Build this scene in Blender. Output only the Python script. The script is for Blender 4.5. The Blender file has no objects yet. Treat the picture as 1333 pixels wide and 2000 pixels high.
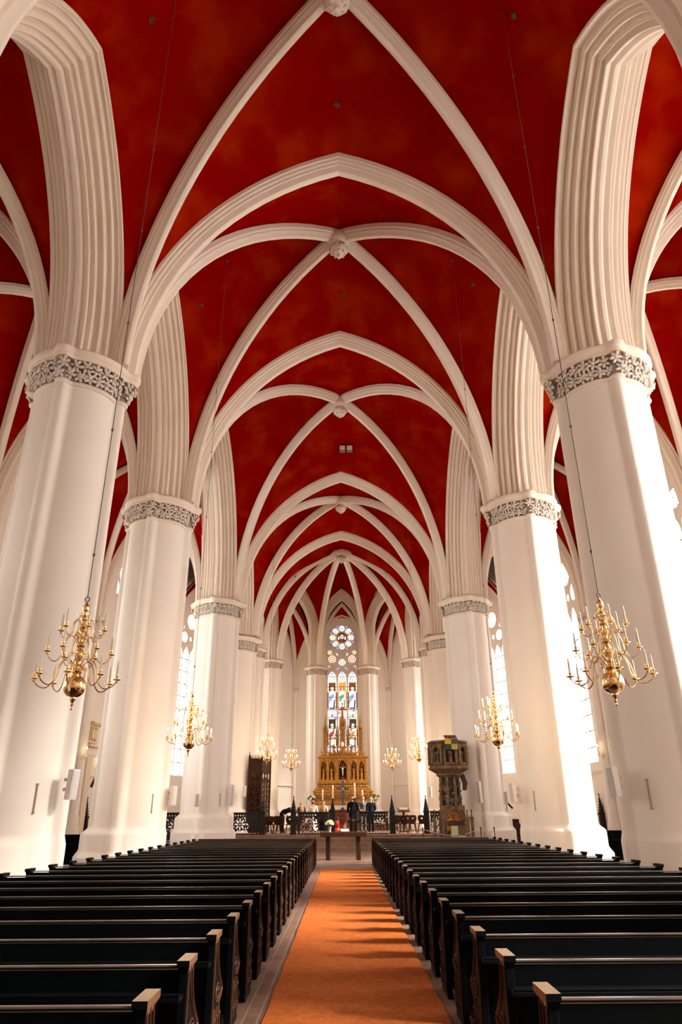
import bpy, math, random
from mathutils import Vector as V, Matrix as M
from mathutils.geometry import tessellate_polygon, delaunay_2d_cdt
random.seed(7)
PI = math.pi
sc = bpy.context.scene
COL = sc.collection
sin, cos, sqrt = math.sin, math.cos, math.sqrt

# ------------------------------------------------------------------ helpers
KIDS = {}

def link(o, parent=None):
    COL.objects.link(o)
    if parent is not None:
        o.parent = parent
        KIDS.setdefault(parent.name, []).append(o)
    return o

def tag(o, label=None, cat=None, group=None, kind=None):
    if label: o['label'] = label
    if cat: o['category'] = cat
    if group: o['group'] = group
    if kind: o['kind'] = kind
    return o

def thing(name, label, cat, loc=(0, 0, 0), rz=0.0, group=None):
    o = bpy.data.objects.new(name, None)
    o.empty_display_size = 0.1
    o.location = loc
    o.rotation_euler = (0, 0, rz)
    link(o)
    return tag(o, label, cat, group)

def copy_tree(o, parent=None):
    c = o.copy()
    link(c, parent)
    for k in KIDS.get(o.name, []):
        copy_tree(k, c)
    return c

class MB:
    """collects faces and builds them as one mesh object"""
    def __init__(s):
        s.v = []; s.f = []; s.m = []; s.mi = 0
    def add(s, vs, fs, T=None, mi=None):
        n = len(s.v)
        if T is not None: vs = [T @ V(p) for p in vs]
        s.v += [tuple(p) for p in vs]
        s.f += [tuple(i + n for i in f) for f in fs]
        s.m += [s.mi if mi is None else mi] * len(fs)
        return s
    def box(s, x0, x1, y0, y1, z0, z1, T=None, mi=None):
        vs = [(x0, y0, z0), (x1, y0, z0), (x1, y1, z0), (x0, y1, z0), (x0, y0, z1), (x1, y0, z1), (x1, y1, z1), (x0, y1, z1)]
        return s.add(vs, [(0, 3, 2, 1), (4, 5, 6, 7), (0, 1, 5, 4), (1, 2, 6, 5), (2, 3, 7, 6), (3, 0, 4, 7)], T, mi)
    def prism(s, poly, z0, z1, T=None, mi=None):
        n = len(poly)
        vs = [(x, y, z0) for x, y in poly] + [(x, y, z1) for x, y in poly]
        fs = [tuple(range(n - 1, -1, -1)), tuple(range(n, 2 * n))] + [(i, (i + 1) % n, n + (i + 1) % n, n + i) for i in range(n)]
        return s.add(vs, fs, T, mi)
    def rings(s, R, closed=True, cap=True, loop=False, T=None, mi=None):
        """R: list of rings of equal length"""
        n = len(R[0]); vs = [p for r in R for p in r]; fs = []
        K = len(R)
        for k in range(K if loop else K - 1):
            a, b = k * n, ((k + 1) % K) * n
            for i in range(n if closed else n - 1):
                j = (i + 1) % n
                fs.append((a + i, a + j, b + j, b + i))
        if cap and not loop and closed:
            fs.append(tuple(range(n - 1, -1, -1)))
            fs.append(tuple((K - 1) * n + i for i in range(n)))
        return s.add(vs, fs, T, mi)
    def lathe(s, prof, n=20, T=None, mi=None, cap=True):
        R = [[(r * cos(2 * PI * i / n), r * sin(2 * PI * i / n), z) for i in range(n)] for r, z in prof]
        return s.rings(R, True, cap, False, T, mi)
    def tube(s, pts, r, n=8, T=None, mi=None, loop=False):
        pts = [V(p) for p in pts]; K = len(pts); R = []
        ref = None
        for k in range(K):
            if loop: t = pts[(k + 1) % K] - pts[k - 1]
            else: t = pts[min(k + 1, K - 1)] - pts[max(k - 1, 0)]
            t = t.normalized() if t.length > 1e-9 else V((0, 0, 1))
            if ref is None:
                ref = V((0, 0, 1)) if abs(t.z) < .9 else V((1, 0, 0))
            a = t.cross(ref)
            if a.length < 1e-6: a = t.orthogonal()
            a.normalize(); b = t.cross(a); ref = a.cross(t)
            rr = r[k] if isinstance(r, (list, tuple)) else r
            R.append([pts[k] + (a * cos(2 * PI * i / n) + b * sin(2 * PI * i / n)) * rr for i in range(n)])
        return s.rings(R, True, True, loop, T, mi)
    def ball(s, c, r, n=12, m=8, sc3=(1, 1, 1), T=None, mi=None):
        R = []
        for k in range(1, m):
            ph = PI * k / m
            R.append([(c[0] + r * sc3[0] * sin(ph) * cos(2 * PI * i / n), c[1] + r * sc3[1] * sin(ph) * sin(2 * PI * i / n), c[2] - r * sc3[2] * cos(ph)) for i in range(n)])
        return s.rings(R, True, True, False, T, mi)
    def pierced(s, outer, holes, t, T=None, mi=None):
        """flat plate in local xy with holes, thickness t along +z"""
        loops = [outer] + list(holes)
        pts = [p for l in loops for p in l]
        tris = tessellate_polygon([[V((x, y, 0)) for x, y in l] for l in loops])
        n = len(pts)
        vs = [(x, y, 0) for x, y in pts] + [(x, y, t) for x, y in pts]
        fs = []
        for a, b, c in tris:
            (xa, ya), (xb, yb), (xc, yc) = pts[a], pts[b], pts[c]
            if (xb - xa) * (yc - ya) - (xc - xa) * (yb - ya) < 0: b, c = c, b
            fs.append((a, c, b)); fs.append((n + a, n + b, n + c))
        o = 0
        for li, l in enumerate(loops):
            k = len(l)
            ar = sum(l[i][0] * l[(i + 1) % k][1] - l[(i + 1) % k][0] * l[i][1] for i in range(k))
            fl = (ar > 0) == (li == 0)
            for i in range(k):
                a, b = o + i, o + (i + 1) % k
                fs.append((a, b, n + b, n + a) if fl else (b, a, n + a, n + b))
            o += k
        return s.add(vs, fs, T, mi)
    def build(s, name, mats, parent=None, smooth=None, bev=0.0):
        me = bpy.data.meshes.new(name)
        me.from_pydata(s.v, [], s.f)
        if not isinstance(mats, (list, tuple)): mats = [mats]
        for m_ in mats: me.materials.append(m_)
        if len(mats) > 1: me.polygons.foreach_set('material_index', s.m)
        me.update()
        if smooth is not None:
            me.polygons.foreach_set('use_smooth', [True] * len(me.polygons))
            me.set_sharp_from_angle(angle=math.radians(smooth))
        o = bpy.data.objects.new(name, me)
        link(o, parent)
        if bev:
            b = o.modifiers.new('edge', 'BEVEL'); b.width = bev; b.segments = 2; b.limit_method = 'ANGLE'; b.angle_limit = math.radians(40)
        return o

def Tm(loc=(0, 0, 0), rz=0.0, rx=0.0, ry=0.0, s=1.0):
    return M.Translation(loc) @ M.Rotation(rz, 4, 'Z') @ M.Rotation(ry, 4, 'Y') @ M.Rotation(rx, 4, 'X') @ M.Scale(s, 4)

def lerp(a, b, t): return a + (b - a) * t
def circ(cx, cy, r, n=16, a0=0.0): return [(cx + r * cos(a0 + 2 * PI * i / n), cy + r * sin(a0 + 2 * PI * i / n)) for i in range(n)]
def ell(cx, cy, rx, ry, rot=0.0, n=12):
    out = []
    for i in range(n):
        a = 2 * PI * i / n; x, y = rx * cos(a), ry * sin(a)
        out.append((cx + x * cos(rot) - y * sin(rot), cy + x * sin(rot) + y * cos(rot)))
    return out
def gothic(cx, y0, w, ys, h, n=8):
    """closed pointed-arch outline: base y0, width w, springing ys, rise h"""
    s = w / 2
    L = [(cx + x, ys + z) for x, z in arch_half(s, h, 0, n)]
    R = [(2 * cx - x, y) for x, y in reversed(L[:-1])]
    return [(cx - s, y0)] + L + R + [(cx + s, y0)]
def arch_half(s, h, b=0.0, n=14):
    R = (s * s + h * h) / (2 * s); c = R - s
    th = math.acos(max(-1, min(1, c / (R + b))))
    return [(c - (R + b) * cos(th * i / n), (R + b) * sin(th * i / n)) for i in range(n + 1)]
def pcurve(t, L, h):
    R = (L * L + h * h) / (2 * L)
    return sqrt(max(0.0, R * R - (R - t * L) ** 2))

ORD = ['', 'first', 'second', 'third', 'fourth', 'fifth', 'sixth', 'seventh', 'eighth', 'ninth', 'tenth', 'eleventh', 'twelfth', 'thirteenth', 'fourteenth', 'fifteenth', 'sixteenth', 'seventeenth', 'eighteenth', 'nineteenth', 'twentieth', 'twenty-first', 'twenty-second', 'twenty-third', 'twenty-fourth', 'twenty-fifth']

# ---------------------------------------------------------------- materials
def new_mat(name):
    m = bpy.data.materials.new(name); m.use_nodes = True
    nt = m.node_tree; nt.nodes.clear()
    out = nt.nodes.new('ShaderNodeOutputMaterial')
    return m, nt, out
def mat(name, col, rough=.6, metal=0.0, col2=None, scale=4.0, detail=4.0, lo=.35, hi=.65, bump=0.0, bscale=30.0, spec=.5, stretch=(1, 1, 1), coat=0.0):
    m, nt, out = new_mat(name); N = nt.nodes; L = nt.links
    b = N.new('ShaderNodeBsdfPrincipled'); L.new(b.outputs[0], out.inputs[0])
    b.inputs['Base Color'].default_value = (*col, 1); b.inputs['Roughness'].default_value = rough; b.inputs['Metallic'].default_value = metal
    b.inputs['Specular IOR Level'].default_value = spec; b.inputs['Coat Weight'].default_value = coat
    if col2 or bump:
        tc = N.new('ShaderNodeTexCoord'); mp = N.new('ShaderNodeMapping'); mp.inputs['Scale'].default_value = stretch
        L.new(tc.outputs['Object'], mp.inputs['Vector'])
    if col2:
        nz = N.new('ShaderNodeTexNoise'); nz.inputs['Scale'].default_value = scale; nz.inputs['Detail'].default_value = detail
        L.new(mp.outputs[0], nz.inputs['Vector'])
        r = N.new('ShaderNodeValToRGB'); r.color_ramp.elements[0].position = lo; r.color_ramp.elements[1].position = hi
        r.color_ramp.elements[0].color = (*col, 1); r.color_ramp.elements[1].color = (*col2, 1)
        L.new(nz.outputs['Fac'], r.inputs[0]); L.new(r.outputs[0], b.inputs['Base Color'])
    if bump:
        nb = N.new('ShaderNodeTexNoise'); nb.inputs['Scale'].default_value = bscale; nb.inputs['Detail'].default_value = 3
        L.new(mp.outputs[0], nb.inputs['Vector'])
        bp = N.new('ShaderNodeBump'); bp.inputs['Strength'].default_value = bump; bp.inputs['Distance'].default_value = .02
        L.new(nb.outputs['Fac'], bp.inputs['Height']); L.new(bp.outputs[0], b.inputs['Normal'])
    return m
def emit(name, col, strength):
    m, nt, out = new_mat(name)
    e = nt.nodes.new('ShaderNodeEmission'); e.inputs[0].default_value = (*col, 1); e.inputs[1].default_value = strength
    nt.links.new(e.outputs[0], out.inputs[0]); return m
def brick_mat(name, c1, c2, mortar, w, h, msize, rough, rot=0.0, bump=.3):
    m, nt, out = new_mat(name); N = nt.nodes; L = nt.links
    b = N.new('ShaderNodeBsdfPrincipled'); L.new(b.outputs[0], out.inputs[0]); b.inputs['Roughness'].default_value = rough
    tc = N.new('ShaderNodeTexCoord'); mp = N.new('ShaderNodeMapping'); mp.inputs['Rotation'].default_value = (0, 0, rot)
    L.new(tc.outputs['Object'], mp.inputs['Vector'])
    br = N.new('ShaderNodeTexBrick'); br.inputs['Color1'].default_value = (*c1, 1); br.inputs['Color2'].default_value = (*c2, 1); br.inputs['Mortar'].default_value = (*mortar, 1)
    br.inputs['Scale'].default_value = 1; br.inputs['Brick Width'].default_value = w; br.inputs['Row Height'].default_value = h; br.inputs['Mortar Size'].default_value = msize
    L.new(mp.outputs[0], br.inputs['Vector'])
    nz = N.new('ShaderNodeTexNoise'); nz.inputs['Scale'].default_value = 3; nz.inputs['Detail'].default_value = 6; L.new(tc.outputs['Object'], nz.inputs['Vector'])
    mx = N.new('ShaderNodeMix'); mx.data_type = 'RGBA'; mx.blend_type = 'MULTIPLY'; mx.inputs[0].default_value = .6
    L.new(br.outputs['Color'], mx.inputs[6]); L.new(nz.outputs['Color'], mx.inputs[7])
    hs = N.new('ShaderNodeHueSaturation'); hs.inputs['Value'].default_value = 1.7; hs.inputs['Saturation'].default_value = .95
    L.new(mx.outputs[2], hs.inputs['Color']); L.new(hs.outputs[0], b.inputs['Base Color'])
    bp = N.new('ShaderNodeBump'); bp.inputs['Strength'].default_value = bump; bp.inputs['Distance'].default_value = .01; bp.invert = True
    L.new(br.outputs['Fac'], bp.inputs['Height']); L.new(bp.outputs[0], b.inputs['Normal'])
    return m
def glass_mat(name, col, lead=None, w=.16, h=.24, gloss=.06, ms=.008):
    """thin window glass: light passes with the colour of the glass; lead came as dark lines"""
    m, nt, out = new_mat(name); N = nt.nodes; L = nt.links
    tr = N.new('ShaderNodeBsdfTransparent'); tr.inputs[0].default_value = (*col, 1)
    gl = N.new('ShaderNodeBsdfGlossy'); gl.inputs['Roughness'].default_value = .15
    mx = N.new('ShaderNodeMixShader'); mx.inputs[0].default_value = gloss
    L.new(tr.outputs[0], mx.inputs[1]); L.new(gl.outputs[0], mx.inputs[2])
    res = mx
    if lead:
        tc = N.new('ShaderNodeTexCoord'); br = N.new('ShaderNodeTexBrick')
        sp = N.new('ShaderNodeSeparateXYZ'); cb = N.new('ShaderNodeCombineXYZ')
        L.new(tc.outputs['Object'], sp.inputs[0]); L.new(sp.outputs[0], cb.inputs[0]); L.new(sp.outputs[1], cb.inputs[1])
        L.new(cb.outputs[0], br.inputs['Vector'])
        br.offset = 0.0
        br.inputs['Scale'].default_value = 1; br.inputs['Brick Width'].default_value = w; br.inputs['Row Height'].default_value = h; br.inputs['Mortar Size'].default_value = ms
        df = N.new('ShaderNodeBsdfDiffuse'); df.inputs[0].default_value = (*lead, 1)
        m2 = N.new('ShaderNodeMixShader'); L.new(br.outputs['Fac'], m2.inputs[0]); L.new(mx.outputs[0], m2.inputs[1]); L.new(df.outputs[0], m2.inputs[2])
        res = m2
    L.new(res.outputs[0], out.inputs[0]); return m

PLASTER = mat('white_plaster', (.80, .725, .65), .8, col2=(.83, .76, .69), scale=.5, spec=.2)
RIBP = mat('rib_plaster', (.76, .655, .55), .8, col2=(.79, .69, .585), scale=1.0, spec=.2)
LEAF = mat('leaf_carving', (.58, .51, .45), .8, col2=(.74, .67, .60), scale=14)
RED = mat('red_vault_paint', (.235, .0008, .0003), 1.0, col2=(.36, .022, .0006), scale=.8, detail=12, lo=.46, hi=.84, bump=.1, bscale=2.5, spec=0.0)
OCHRE = mat('gilded_line', (.62, .36, .12), .5)
PEW = mat('pew_black_paint', (.0006, .0011, .0016), .55, col2=(.001, .0017, .0023), scale=6, spec=.07)
PEWTOP = mat('pew_worn_brown', (.085, .038, .016), .45, col2=(.15, .078, .036), scale=9, stretch=(1, .2, 1))
RAILW = mat('pew_rail_edge', (.045, .03, .026), .30, col2=(.07, .045, .035), scale=8)
CARPET = mat('coir_carpet', (.42, .093, .017), .95, col2=(.54, .155, .034), scale=16, detail=10, lo=.3, hi=.7, bump=.8, bscale=160, spec=.1)
TILE = brick_mat('brick_floor', (.12, .052, .034), (.17, .08, .05), (.17, .125, .10), .30, .15, .008, .5)
BORDER = brick_mat('brick_border', (.115, .055, .038), (.165, .085, .06), (.19, .14, .11), .26, .13, .008, .45, rot=PI / 2)
STEP = mat('sandstone_step', (.20, .105, .065), .6, col2=(.27, .155, .10), scale=3)
WOODD = mat('dark_brown_wood', (.032, .012, .006), .5, spec=.15, col2=(.065, .026, .013), scale=5, stretch=(1, 1, .2))
WOODC = mat('carved_oak', (.022, .0075, .003), .6, col2=(.06, .023, .010), scale=7, spec=.1)
IRON = mat('black_iron', (.008, .008, .009), .45, metal=.3)
BRASS = mat('polished_brass', (.92, .66, .33), .17, metal=1.0)
GOLD = mat('altar_gold', (.27, .115, .02), .42, metal=.5, col2=(.44, .215, .05), scale=7, spec=.3)
GOLDD = mat('altar_gold_dark', (.15, .055, .011), .5, metal=.4, spec=.3)
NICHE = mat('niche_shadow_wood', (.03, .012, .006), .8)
IVORY = mat('candle_wax', (.86, .76, .58), .5)
SCONCE_BULB = emit('sconce_bulb_lit', (1.0, .72, .42), 45)
BULBOFF = mat('bulb_frosted', (.85, .83, .78), .2)
BULBON = emit('bulb_lit', (1.0, .74, .46), 600)
STONE = mat('pulpit_sandstone', (.12, .07, .04), .8, col2=(.23, .15, .09), scale=5, bump=.2, spec=.1)
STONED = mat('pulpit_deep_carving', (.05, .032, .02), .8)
WHITEBOX = mat('speaker_white', (.78, .73, .69), .5)
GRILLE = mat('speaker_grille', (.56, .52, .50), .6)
CLOTHW = mat('white_linen', (.88, .82, .76), .85)
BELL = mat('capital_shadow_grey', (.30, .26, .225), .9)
GLASS = glass_mat('clear_leaded_glass', (.93, .94, .95), lead=(.10, .10, .11), w=.26, h=.42, ms=.018)
GREYMETAL = mat('cable_steel', (.10, .09, .09), .5, metal=.6)
RUST = mat('rusted_strip', (.40, .29, .21), .8)
# ---------------------------------------------------------------- architecture
PX = 6.67
PY = [6.45, 14.8, 23.15, 35.8, 43.6]
ZC = 12.1                      # top of the capitals
WX = 13.1                      # inner face of the aisle walls
APSE = [(-6.05, 46.7), (-5.22, 50.6), (-1.98, 53.3), (1.98, 53.3), (5.22, 50.6), (6.05, 46.7)]
OUT = [(-11.4, 43.9), (-9.45, 49.3), (-6.75, 53.0), (-3.88, 56.9), (3.88, 56.9), (6.75, 53.0), (9.45, 49.3), (11.4, 43.9)]

def struct(o, label=None, cat=None):
    return tag(o, label, cat, kind='structure')

def pier_section(R, rs, n=144):
    r0 = []
    for i in range(n):
        a = 2 * PI * i / n; r = R
        for k in range(4):
            d = a - k * PI / 2; D = R + .02
            q = rs * rs - (D * sin(d)) ** 2
            if q > 0 and cos(d) > 0: r = max(r, D * cos(d) + sqrt(q))
        r0.append(r)
    return [(r0[i - 1] + 2 * r0[i] + r0[(i + 1) % n]) / 4 for i in range(n)]

def ring_of(sec, o, z, cut=False):
    """cut: the base is cut back on the side of the pews (local +x)"""
    n = len(sec); out = []
    for i, r in enumerate(sec):
        a = 2 * PI * i / n
        k = 1.0
        if cut: k = .22 + .78 * min(1, max(0, (.75 - cos(a)) / .5))
        out.append(((r + o * k) * cos(a), (r + o * k) * sin(a), z))
    return out

PMESH = {}
def pier(x, y, R, zb, zc, label, name='pier'):
    key = (R, round(zb, 2), round(zc, 2))
    rs = .17 if R > .8 else .125
    f = 1.0 if R > .8 else .72
    sec = pier_section(R, rs)
    zt = zc - .86 * f
    if key not in PMESH:
        m = MB()
        prof = [(.36, zb), (.36, zb + .52), (.30, zb + .60), (.25, zb + .66), (.22, zb + .72), (.22, zb + 1.12), (.19, zb + 1.18), (.10, zb + 1.24), (.03, zb + 1.30), (0, zb + 1.36), (0, zt - .10), (0, zt - .05)]
        m.rings([ring_of(sec, o * f, z, R > .8 and zb < .2) for o, z in prof])
        # capital: necking ring, bell, moulded abacus
        c = MB()
        c.rings([ring_of(sec, o * f, z) for o, z in [(-.1, zt - .09), (.03, zt - .09), (.065, zt - .05), (.065, zt - .01), (.03, zt + .02), (.0, zt + .025)]])
        c.rings([ring_of(sec, o * f, z) for o, z in [(.0, zc - .33 * f), (.22, zc - .33 * f), (.25, zc - .29 * f), (.25, zc - .24 * f), (.285, zc - .21 * f), (.31, zc - .15 * f), (.31, zc - .08 * f), (.27, zc - .03 * f), (.22, zc)]])
        g = MB()
        g.rings([ring_of(sec, o * f, z) for o, z in [(.195, zc - .345 * f), (.228, zc - .345 * f), (.228, zc - .325 * f), (.195, zc - .325 * f)]], True, False, True)
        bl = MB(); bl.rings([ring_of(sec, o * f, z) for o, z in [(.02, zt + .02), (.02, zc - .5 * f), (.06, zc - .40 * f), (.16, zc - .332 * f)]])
        # foliage frieze: many small leaf sprays wrapped round the bell
        l = MB(); rnd = random.Random(3)
        nc = 31 if R > .8 else 22
        n = len(sec)
        for i in range(2 * nc):
            row = i % 2
            a = 2 * PI * (i // 2 + .5 * row) / nc; rr = sec[int(a / (2 * PI) * n) % n] + .05 * f
            tilt = rnd.uniform(-.5, .5)
            for q in range(7):
                # a leaf: central rib and six pointed lobes fanning out
                b = PI / 2 + PI / 3 * q + tilt; d = (.088 if q % 2 == 0 else .075) * f if q < 6 else 0
                da = d * .95 * cos(b) / rr; zz = zt + (.16 + .23 * row) * f + d * 1.1 * sin(b)
                ro = rr + (rnd.uniform(-.01, .03) + .20 * max(0, (zz - zt) / (.53 * f)) ** 2 + (.03 if q == 6 else 0)) * f
                p = (ro * cos(a + da), ro * sin(a + da), zz)
                T = M.Translation(p) @ M.Rotation(a, 4, 'Z') @ M.Rotation(b + rnd.uniform(-.2, .2), 4, 'X')
                if q < 6: l.ball((0, 0, 0), .078 * f, 7, 6, (.45, 1.0, .52), T)
                else: l.ball((0, 0, 0), .045 * f, 7, 5, (1, 1, 1), T)
        o = m.build(name, PLASTER, None, 35); oc = c.build('capital', RIBP, o, 35)
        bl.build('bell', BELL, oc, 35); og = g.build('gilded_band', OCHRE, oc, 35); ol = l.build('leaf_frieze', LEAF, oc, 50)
        PMESH[key] = o
    else:
        o = copy_tree(PMESH[key])
    o.location = (x, y, 0); o.rotation_euler = (0, 0, PI if x > 0 else 0)
    return struct(o, label, 'pier')

def sweep(mb, path, side, ups, prof, closed=True):
    R = []
    for p, u in zip(path, ups):
        R.append([V(p) + side * a + u * b for a, b in prof])
    mb.rings(R, closed, True)

def mirror(h):
    return h + [(-a, b) for a, b in reversed(h)]
# profiles: (sideways, outwards); outwards 0 = the soffit
RIB_T = mirror([(-.30, .58), (-.30, .38), (-.26, .36), (-.25, .29), (-.20, .25), (-.19, .19), (-.155, .17), (-.13, .10), (-.09, .02), (-.04, 0)])
RIB_D = mirror([(-.21, .0), (-.21, -.16), (-.175, -.19), (-.165, -.26), (-.12, -.31), (-.10, -.36), (-.075, -.42), (-.03, -.44)])
def arcade_profile(w=.95, d=.62, k=6):
    """splayed, stepped arcade moulding: rolls, fillets and hollows of unequal width"""
    pts = [(-w, d + .30), (-w, d)]
    kinds = [('roll', .13), ('fillet', .04), ('hollow', .11), ('fillet', .03), ('roll', .11), ('hollow', .08), ('fillet', .04), ('roll', .13), ('hollow', .10), ('fillet', .03), ('roll', .09), ('hollow', .08), ('roll', .12)][(0 if k >= 5 else 4):]
    tot = sum(q for _, q in kinds); t = 0
    nx, nz = -.62, -.78
    for kind, q in kinds:
        t0, t1 = t / tot, (t + q) / tot; t += q
        ax, az, ex, ez = lerp(-w, -.17, t0), lerp(d, 0, t0), lerp(-w, -.17, t1), lerp(d, 0, t1)
        n = 2 if kind == 'fillet' else 6
        for j in range(0 if kind == 'fillet' else 1, n + (1 if kind == 'fillet' else 0)):
            u = j / n
            o = {'roll': .62 * q * sin(u * PI) ** .8 + .0, 'fillet': .03, 'hollow': -.62 * q * sin(u * PI)}[kind]
            pts.append((lerp(ax, ex, u) + nx * o, lerp(az, ez, u) + nz * o))
    pts += [(-.15, .02), (-.11, .035), (-.08, -.02), (-.04, -.05)]
    return mirror(pts)
ARC = arcade_profile()

def arch(name, p0, p1, zs, s, h, prof, material=RIBP, stilt=0.0, label=None, n=16, seam=False, parent=None, cat='arch'):
    """moulded pointed arch between two springing points given on plan"""
    p0, p1 = V((*p0, 0)), V((*p1, 0))
    mid = (p0 + p1) / 2; d = (p1 - p0).normalized(); side = V((-d.y, d.x, 0))
    R = []
    cols = []
    for a, b in prof:
        L = [(x, z) for x, z in arch_half(s, h, b, n)]
        L = [(L[0][0], -stilt)] + L if stilt else L
        full = L + [(-x, z) for x, z in reversed(L[:-1])]
        cols.append([mid + d * x + V((0, 0, zs + z)) + side * a for x, z in full])
    for k in range(len(cols[0])): R.append([c[k] for c in cols])
    m = MB(); m.rings(R, True, True)
    o = m.build(name, material, parent, 30)
    return struct(o, label, cat if label else None)

def webs(mb, corners, Cc, zs, zas, zc, bulge, N=16, NW=9, stilts=None):
    k = len(corners)
    Cv = V(Cc)
    for i in range(k):
        P0, P1 = V(corners[i]), V(corners[(i + 1) % k]); Mid = (P0 + P1) / 2
        if zas[i] is None: continue
        for A in (P0, P1):
            grid = []
            La, Ld = (Mid - A).length, (Cv - A).length
            for q in range(N + 1):
                t = (q / N) ** 1.7
                pa, pr = A.lerp(Mid, t), A.lerp(Cv, t)
                st = stilts[i] if stilts else 0
                za, zr = zs + st + pcurve(t, La, zas[i] - zs - st), zs + pcurve(t, Ld, zc - zs)
                row = []
                for w_ in range(NW + 1):
                    w = w_ / NW
                    p = pa.lerp(pr, w)
                    row.append((p.x, p.y, lerp(za, zr, w) + bulge[i] * sin(PI * w) * min(1, t * 1.3)))
                grid.append(row)
            mb.rings(grid, False, False)

def rib_path(P, Cc, zs, zc, N=18):
    P, Cv = V(P), V(Cc); L = (Cv - P).length; d = (Cv - P).normalized()
    path, ups = [], []
    R = (L * L + (zc - zs) ** 2) / (2 * L)
    thm = math.acos((R - L) / R)
    for i in range(N + 1):
        th = thm * i / N
        x, z = R - R * cos(th), R * sin(th)
        path.append(V((P.x + d.x * x, P.y + d.y * x, zs + z)))
        ups.append(V((-d.x * cos(th), -d.y * cos(th), sin(th))))
    return path, V((-d.y, d.x, 0)), ups

def rib(P, Cc, zs, zc, name='vault_rib', prof=RIB_D, mb=None):
    path, side, ups = rib_path(P, Cc, zs, zc)
    if prof is not RIB_D: path.insert(0, path[0] - V((0, 0, .7))); ups.insert(0, ups[0])
    m = mb or MB(); sweep(m, path, side, ups, prof)
    if mb is None: return struct(m.build(name, RIBP, None, 30))

def boss(x, y, z, label):
    m = MB(); m.lathe([(.0, z - 1.10), (.06, z - 1.09), (.09, z - 1.03), (.07, z - .99), (.20, z - .94), (.30, z - .82), (.32, z - .68), (.27, z - .55), (.36, z - .48), (.40, z - .36), (.38, z - .12), (.2, z)], 20)
    l = MB(); rnd = random.Random(5)
    for i in range(14):
        a = 2 * PI * i / 14
        l.ball((.29 * cos(a), .29 * sin(a), z - .72 + rnd.uniform(-.06, .06)), .085, 7, 5)
    for i in range(8):
        a = 2 * PI * i / 8; l.ball((.19 * cos(a), .19 * sin(a), z - .92), .06, 7, 5)
    o = m.build('vault_boss', RIBP, None, 40); l.build('carved_leaves', LEAF, o, 50)
    o.location = (x, y, 0); return struct(o, label, 'boss')

def bay(corners, Cc, zs, zas, zc, bulge, label=None, ribs=True, bosslabel=None, rz=None):
    m = MB(); webs(m, corners, Cc, zs, zas, zc, bulge)
    struct(m.build('ceiling', RED, None, 40), label, 'vault' if label else None)
    if ribs:
        for P in corners: rib(P, Cc, zs, zc)
    if bosslabel: boss(Cc[0], Cc[1], zc - .05, bosslabel)

# ---- piers
side_w = {-1: 'left', 1: 'right'}
pos_w = ['', 'nearest', 'second', 'third', 'fourth']
for sx in (-1, 1):
    for k, y in enumerate(PY):
        zb = 0 if k < 3 else .35 if k == 3 else .6
        lab = {0: 'white pier standing beside the camera on the %s', 1: 'nearest white round pier on the %s of the nave, chandelier hanging before it', 2: 'second white round pier on the %s of the nave, halfway along the pews', 3: 'third white round pier on the %s, at the chancel steps', 4: 'white pier on the %s just past the third one, in the chancel'}[k] % side_w[sx]
        pier(sx * PX, y, 1.0, zb, ZC if k < 4 else ZC - .15, lab)
for i, (x, y) in enumerate(APSE):
    lab = ['thin white pier on the left edge of the choir behind the carved screen', 'slim white choir pier left of the altar, outer of two', 'slim white choir pier directly left of the golden altar', 'slim white choir pier directly right of the golden altar', 'slim white choir pier right of the altar, outer of two', 'thin white pier on the right edge of the choir behind the pulpit'][i]
    pier(x, y, .60, .6, ZC - .12, lab)

def apex_z(s, h, b, stilted=0):
    if stilted: return 2.7 + apex_z(s, h - 2.7, b)
    R = (s * s + h * h) / (2 * s); c = R - s
    return sqrt((R + b) ** 2 - c * c)
# ---- transverse arches of the nave
tz = [7.3, 7.3, 7.3, 7.25, 6.7]
for k, y in enumerate(PY):
    arch('transverse_arch', (-PX, y), (PX, y), ZC, 5.30, tz[k], RIB_T, label='broad white transverse arch over the nave between the %s pair of piers' % ['rearmost', 'nearest', 'second', 'third', 'fourth'][k])
# ---- arcade arches
ylist = [-1.9] + PY
for sx in (-1, 1):
    for k in range(len(ylist) - 1):
        y0, y1 = ylist[k], ylist[k + 1]
        half = (y1 - y0) / 2
        s = half - 1.0; h = 5.6 if k != 3 else 6.8
        arch('arcade_arch', (sx * PX, y0), (sx * PX, y1), ZC + .3, s, h, ARC, stilt=.32, n=20, label='deeply moulded white arcade arch on the %s, %s of five along the nave' % (side_w[sx], ORD[k + 1]))
    arch('arcade_arch', (sx * PX, PY[4]), APSE[0 if sx < 0 else 5], ZC, .72, 3.6, arcade_profile(.55, .4, 4), n=10)
# ---- nave vaults
a = 5.75
for k in range(len(ylist) - 1):
    y0, y1 = ylist[k] + .28, ylist[k + 1] - .28
    zA, zB = [ZC + apex_z(5.30, tz[max(j, 0)], .52) for j in (k - 1, k)]
    zL = ZC + .3 + apex_z((ylist[k + 1] - ylist[k]) / 2 - 1.0, 5.6 if k != 3 else 6.8, .60)
    zc = [21.3, 21.3, 21.3, 21.0, 20.2][k]
    bay([(-a, y0), (a, y0), (a, y1), (-a, y1)], (0, (y0 + y1) / 2), ZC, [zA, zL, zB, zL], zc, [.25, .75, .25, .75],
        'red painted nave vault, %s bay' % ['rearmost', 'nearest', 'second', 'wide third', 'fourth'][k], True,
        [None, 'carved white keystone at the very top of the picture', 'carved white keystone of the second vault bay, hanging knob', 'small carved white keystone above the pair of floodlights', 'smallest carved keystone, before the choir vault'][k])
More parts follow.
